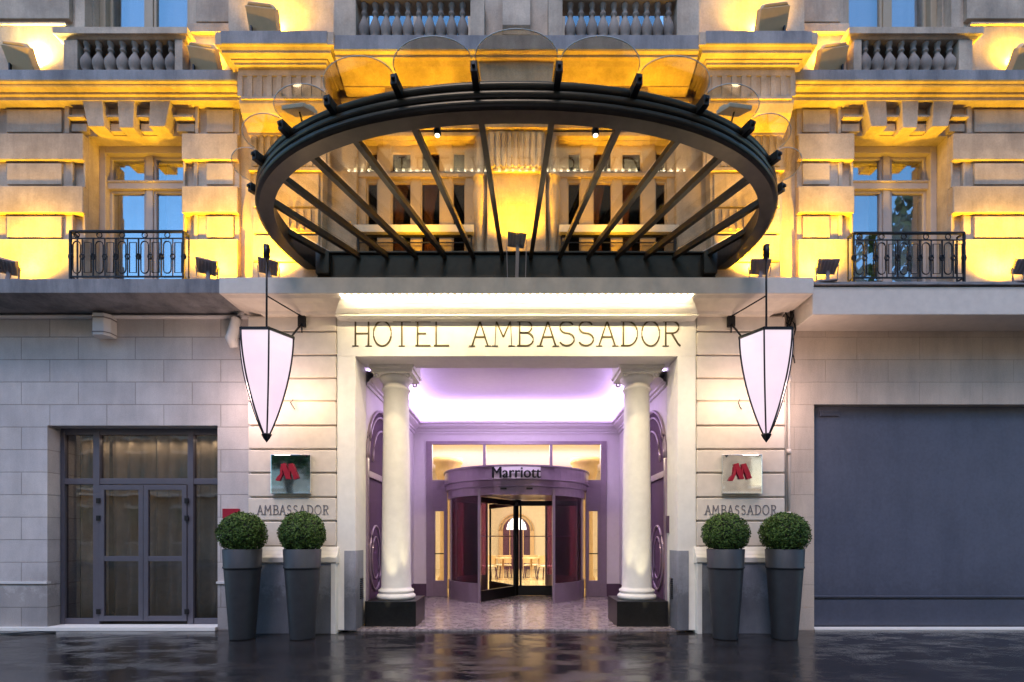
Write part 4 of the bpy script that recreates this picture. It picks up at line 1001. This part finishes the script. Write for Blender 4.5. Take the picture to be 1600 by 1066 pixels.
g = MB(); g.tube([(-3.0, -.5, 5.165 + .03), (-3.4, -.55, 5.2), (-3.9, -.5, 5.19), (-4.3, -.45, 5.215)], .012, 6); tag(g.build('ledge_cable', 'stub'), 'dark cable lying on the ledge below the left end of the canopy', 'cable')
g = MB(); g.tube([(4.35 + .15 * i, -.40 - .05 * math.sin(i * 1.3), 5.225 + .02 * math.sin(i * 2.1)) for i in range(10)], .012, 6); tag(g.build('ledge_cable', 'stub'), 'dark cable lying on the ledge left of the right railing', 'cable')

# ================================================================== PLANTERS
def leafball(r, n, seed, size):
    rnd = random.Random(seed); vs = []; fs = []
    for i in range(n):
        u = rnd.uniform(-.72, 1); th = rnd.uniform(0, 6.283); q = math.sqrt(1 - u * u); d = Vector((q * math.cos(th), q * math.sin(th), u))
        lump = 1 + .035 * math.sin(d.x * 9 + seed) * math.sin(d.z * 8 + 1) + .03 * math.sin(d.y * 11 + 2)
        p = d * r * lump * rnd.uniform(.86, 1.02); nrm = (d + Vector((rnd.gauss(0, .6), rnd.gauss(0, .6), rnd.gauss(0, .6)))).normalized()
        a = nrm.orthogonal().normalized(); a = (Matrix.Rotation(rnd.uniform(0, 6.28), 3, nrm) @ a); b = nrm.cross(a); sz = size * rnd.uniform(.7, 1.3)
        o = len(vs); vs += [tuple(p - a * sz), tuple(p + b * sz * .55), tuple(p + a * sz), tuple(p - b * sz * .55)]; fs.append((o, o + 1, o + 2, o + 3))
    return vs, fs
def leafmesh(name, vs, fs, mat):
    me = bpy.data.meshes.new(name); me.from_pydata(vs, [], fs); me.materials.append(M[mat]); return me
bv, bf = leafball(.322, 6000, 3, .017)
bush_me = leafmesh('leaves', bv, bf, 'leaf')
core = MB(); core.lathe(0, 0, [(.02, -.24), (.17, -.215), (.25, -.12), (.275, 0), (.25, .12), (.19, .2), (.1, .25), (.01, .27)], 20)
core_me = None; pot_me = None; rim_me = None
sp = [(379, 'leftmost', 383), (472.5, 'second from left', 470), (1133.5, 'third from left', 1130), (1226, 'rightmost', 1226)]
where = {'leftmost': 'round clipped boxwood in the planter nearest the glazed door', 'second from left': 'round clipped boxwood in the planter nearest the left side of the entrance',
         'third from left': 'round clipped boxwood in the planter nearest the right side of the entrance', 'rightmost': 'round clipped boxwood in the planter nearest the blue grey shop panel'}
pw2 = {'leftmost': 'tall tapered slate planter standing nearest the glazed door', 'second from left': 'tall tapered slate planter standing nearest the left side of the entrance',
       'third from left': 'tall tapered slate planter standing nearest the right side of the entrance', 'rightmost': 'tall tapered slate planter standing nearest the blue grey shop panel'}
PH = 1.285
for i, (pxt, nm, pxb) in enumerate(sp):
    x = X(pxt, 7.34)
    t = thing('planter', pw2[nm], 'planter', (x, -.66, 0), 'tall slate grey planters')
    if pot_me is None:
        g = MB(); g.lathe(0, 0, [(.166, .004), (.17, .02), (.24, PH - .30), (.242, PH - .275), (.256, PH - .27), (.256, PH - .255), (.248, PH - .24), (.258, PH - .006), (.253, PH), (.238, PH), (.232, PH - .05), (.02, PH - .06)], 40); o = g.build('pot', 'planter', t); pot_me = o.data
    else: o = bpy.data.objects.new('pot', pot_me); C.objects.link(o); o.parent = t
    b = thing('boxwood_ball', where[nm], 'bush', (x, -.66, PH + .22), 'round clipped boxwood bushes', rz=i * 1.7)
    o = bpy.data.objects.new('leaves', bush_me); C.objects.link(o); o.parent = b; o.scale = ((1, 1, .95), (.97, 1, .97), (1, .98, .92), (1.03, 1, .94))[i]
    if core_me is None: o = core.build('twigs', 'twig', b); core_me = o.data
    else: o = bpy.data.objects.new('twigs', core_me); C.objects.link(o); o.parent = b

# ================================================================== LOBBY FURNITURE
def chair(x, y, rz, label):
    t = thing('lobby_chair', label, 'chair', (x, y, .036), 'round backed chairs in the lobby', rz)
    g = MB(); g.box(-.22, .22, -.22, .22, .42, .47); g.build('seat', 'cream', t, .02)
    g = MB(); g.arc(0, 0, .22, .27, R(110), R(250), .52, .80, 14); g.build('backrest', 'lamp_box', t)
    for a in (-1, 1):
        for c in (-1, 1): g = MB(); g.bar((a * .17, c * .17, .42), (a * .23, c * .23, 0), .03, .03); g.build('leg', 'door_dark', t)
chair(-.95, 9.3, R(-60), 'left cream chair at the lobby table seen through the revolving door')
chair(-.45, 10.0, R(-160), 'cream chair behind the left lobby table seen through the revolving door')
chair(.5, 10.0, R(170), 'cream chair behind the right lobby table seen through the revolving door')
chair(1.0, 9.3, R(60), 'right cream chair at the lobby table seen through the revolving door')
for x, w in ((-.45, 'left'), (.5, 'right')):
    t = thing('lobby_table', 'small round %s table in the lobby seen through the revolving door' % w, 'table', (x, 9.3, .036), 'small round lobby tables')
    g = MB(); g.lathe(0, 0, [(.3, .70), (.3, .73)], 24); g.build('table_top', 'lamp_box', t)
    g = MB(); g.lathe(0, 0, [(.2, 0), (.2, .02), (.03, .04), (.03, .7)], 12); g.build('table_base', 'lamp_box', t)
for s in (-1, 1):
    curtain(*sorted((s * 1.0, s * 1.45)), 6.0, .05, 2.9, 'curtain_red', 'plum curtain inside the lobby behind the %s curved glass' % ('left' if s < 0 else 'right'), .03, 4, 70)

# ================================================================== ACROSS THE STREET (seen in reflections)
OB = thing('opposite_building', 'dark stone apartment block across the street reflected in the windows', 'building', (0, -26, 0))
g = MB(); g.box(-45, 45, -2, 2, 0, 15.5); g.prism([(-1.9, 15.5), (2.2, 15.5), (.6, 18.2), (-1.9, 18.2)], 'x', -45, 45); g.build('wall', 'stone', OB)
g = MB()
for k in range(-14, 15):
    for z in (1.2, 4.6, 7.8, 11.0): g.box(k * 3.0 - .6, k * 3.0 + .6, 2.0, 2.04, z, z + 2.1)
g.build('window', 'pane_dark', OB)
g = MB()
for k in range(-14, 15):
    for z in (1.2, 4.6, 7.8, 11.0): g.box(k * 3.0 - .75, k * 3.0 + .75, 2.0, 2.12, z + 2.12, z + 2.3); g.box(k * 3.0 - .75, k * 3.0 + .75, 2.0, 2.12, z - .15, z)
g.box(-45, 45, 2, 2.5, 4.0, 4.2); g.box(-45, 45, 2, 2.5, 10.2, 10.4); g.box(-45, 45, 2, 2.6, 15.2, 15.5)
g.build('trim', 'white_pier', OB)
def tree(x, y, lab, seed, sc_=1.0):
    t = thing('street_tree', lab, 'tree', (x, y, 0), 'street trees across the road')
    g = MB(); g.tube([(0, 0, 0), (.1, 0, 2), (0, .1, 4.5), (.2, 0, 7.5)], [.22, .18, .14, .05], 10)
    rnd = random.Random(seed)
    for k in range(7): a = rnd.uniform(0, 6.28); g.tube([(0, 0, 3.5 + k * .4), (math.cos(a) * 1.2, math.sin(a) * 1.2, 5 + k * .5), (math.cos(a) * 2, math.sin(a) * 2, 6 + k * .5)], [.08, .05, .02], 6)
    g.build('trunk', 'bark', t); vs = []; fs = []
    for k in range(14):
        a = rnd.uniform(0, 6.28); rr = rnd.uniform(0, 2.0); c = Vector((rr * math.cos(a), rr * math.sin(a), rnd.uniform(5, 9.5))); v2, f2 = leafball(rnd.uniform(.8, 1.4), 330, seed + k, .13)
        o = len(vs); vs += [tuple(Vector(v) + c) for v in v2]; fs += [tuple(i + o for i in f) for f in f2]
    o = bpy.data.objects.new('crown', leafmesh('crown', vs, fs, 'leaf_far')); C.objects.link(o); o.parent = t; t.scale = (sc_,) * 3
tree(-11.5, -18.5, 'leafy street tree across the road, to the left', 4); tree(17.5, -14.5, 'tall leafy street tree across the road, to the right', 9, 1.75)

# ================================================================== LIGHTS
WARM = (1, .80, .50); VIO = (.68, .50, 1.0)
l = area('led_strip_light', (0, -.66, 4.885), (0, 0, 0), 5.0, .03, (1, .80, .47), 10); aim(l, (0, -.2, 4.5))
l = area('led_strip_up', (0, -.62, 4.80), (0, 0, 0), 5.0, .02, (1, .80, .47), .2); aim(l, (0, -.45, 5.3))
area('cove_back', (0, 4.14, 4.22), (R(180 - 20), 0, 0), 4.5, .08, VIO, 8)
for s in (-1, 1):
    l = area('cove_side', (s * 2.33, 2.4, 4.22), (0, 0, 0), .08, 3.6, VIO, 5.5); l.rotation_euler = (R(180), R(18 * s), 0)
for x in (-.7, .7): spot('ceiling_glow_spot', (x, 2.4, 3.3), (x, 2.5, 4.6), (1, .8, .55), 2, 80, 1, .08)  # unseen spots aimed upward for the cream glow on the ceiling
area('portal_fill_lamps', (0, 2.2, 4.55), (0, 0, 0), 1.6, .5, (.86, .70, 1), 17)
for s in (-1, 1):
    spot('column_uplight', (s * 2.05, -.02, .08), (s * 2.0, .50, 2.2), (1, .88, .55), 13, 24, .9, .03)
    spot('column_uplight', (s * 1.72, .2, .50), (s * 1.9, .52, 2.4), (1, .86, .5), 7, 24, .9, .03)
    point('lantern_bulb', (s * 3.2, -.62, 3.5), (1, .72, .42), 2.2, .12); point('lantern_bulb', (s * 3.95, -.75, 3.5), (1, .68, .58), 6, .15)
area('lobby_cove', (0, 11.5, 3.8), (R(180), 0, 0), 7, 4, (.72, .6, 1), 22)
area('lobby_lamps', (0, 8, 4.35), (0, 0, 0), 5, 5, (1, .87, .60), 140)
area('curtain_lamp', (X(217, 8), .40, 3.05), (R(0), 0, 0), 2.3, .04, (1, .76, .5), .9)
point('window_room_lamp', (-5.9, .95, 7.4), (1, .8, .6), .3)

sl = bpy.data.lights.new('twilight_sun', 'SUN'); sl.energy = .34; sl.angle = R(25); sl.color = (.86, .78, .90); so = bpy.data.objects.new('twilight_sun', sl); C.objects.link(so); so.rotation_euler = (R(30), 0, R(-15))
# ================================================================== WORLD, CAMERA
sc = bpy.context.scene
w = bpy.data.worlds.new('World'); sc.world = w; w.use_nodes = True; nt = w.node_tree
sky = nt.nodes.new('ShaderNodeTexSky'); sky.sky_type = 'NISHITA'; sky.sun_disc = False; sky.sun_elevation = R(6); sky.sun_rotation = R(20); sky.ozone_density = 3.5; sky.dust_density = .6
nt.links.new(sky.outputs[0], nt.nodes['Background'].inputs[0]); nt.nodes['Background'].inputs[1].default_value = .15
cam = bpy.data.cameras.new('camera'); co = bpy.data.objects.new('camera', cam); C.objects.link(co); sc.camera = co
co.location = (0, -8, CZ); co.rotation_euler = (R(90), 0, 0); cam.sensor_width = 36; cam.lens = 18; cam.shift_x = -7 / 1600; cam.shift_y = 307 / 1600
cam.clip_start = .05; cam.clip_end = 1000
sc.view_settings.view_transform = 'Standard'; sc.view_settings.look = 'None'; sc.view_settings.gamma = 1; sc.view_settings.exposure = 2.7
sc.cycles.use_denoising = True; sc.cycles.sample_clamp_indirect = 6; sc.cycles.max_bounces = 8; sc.cycles.transparent_max_bounces = 16
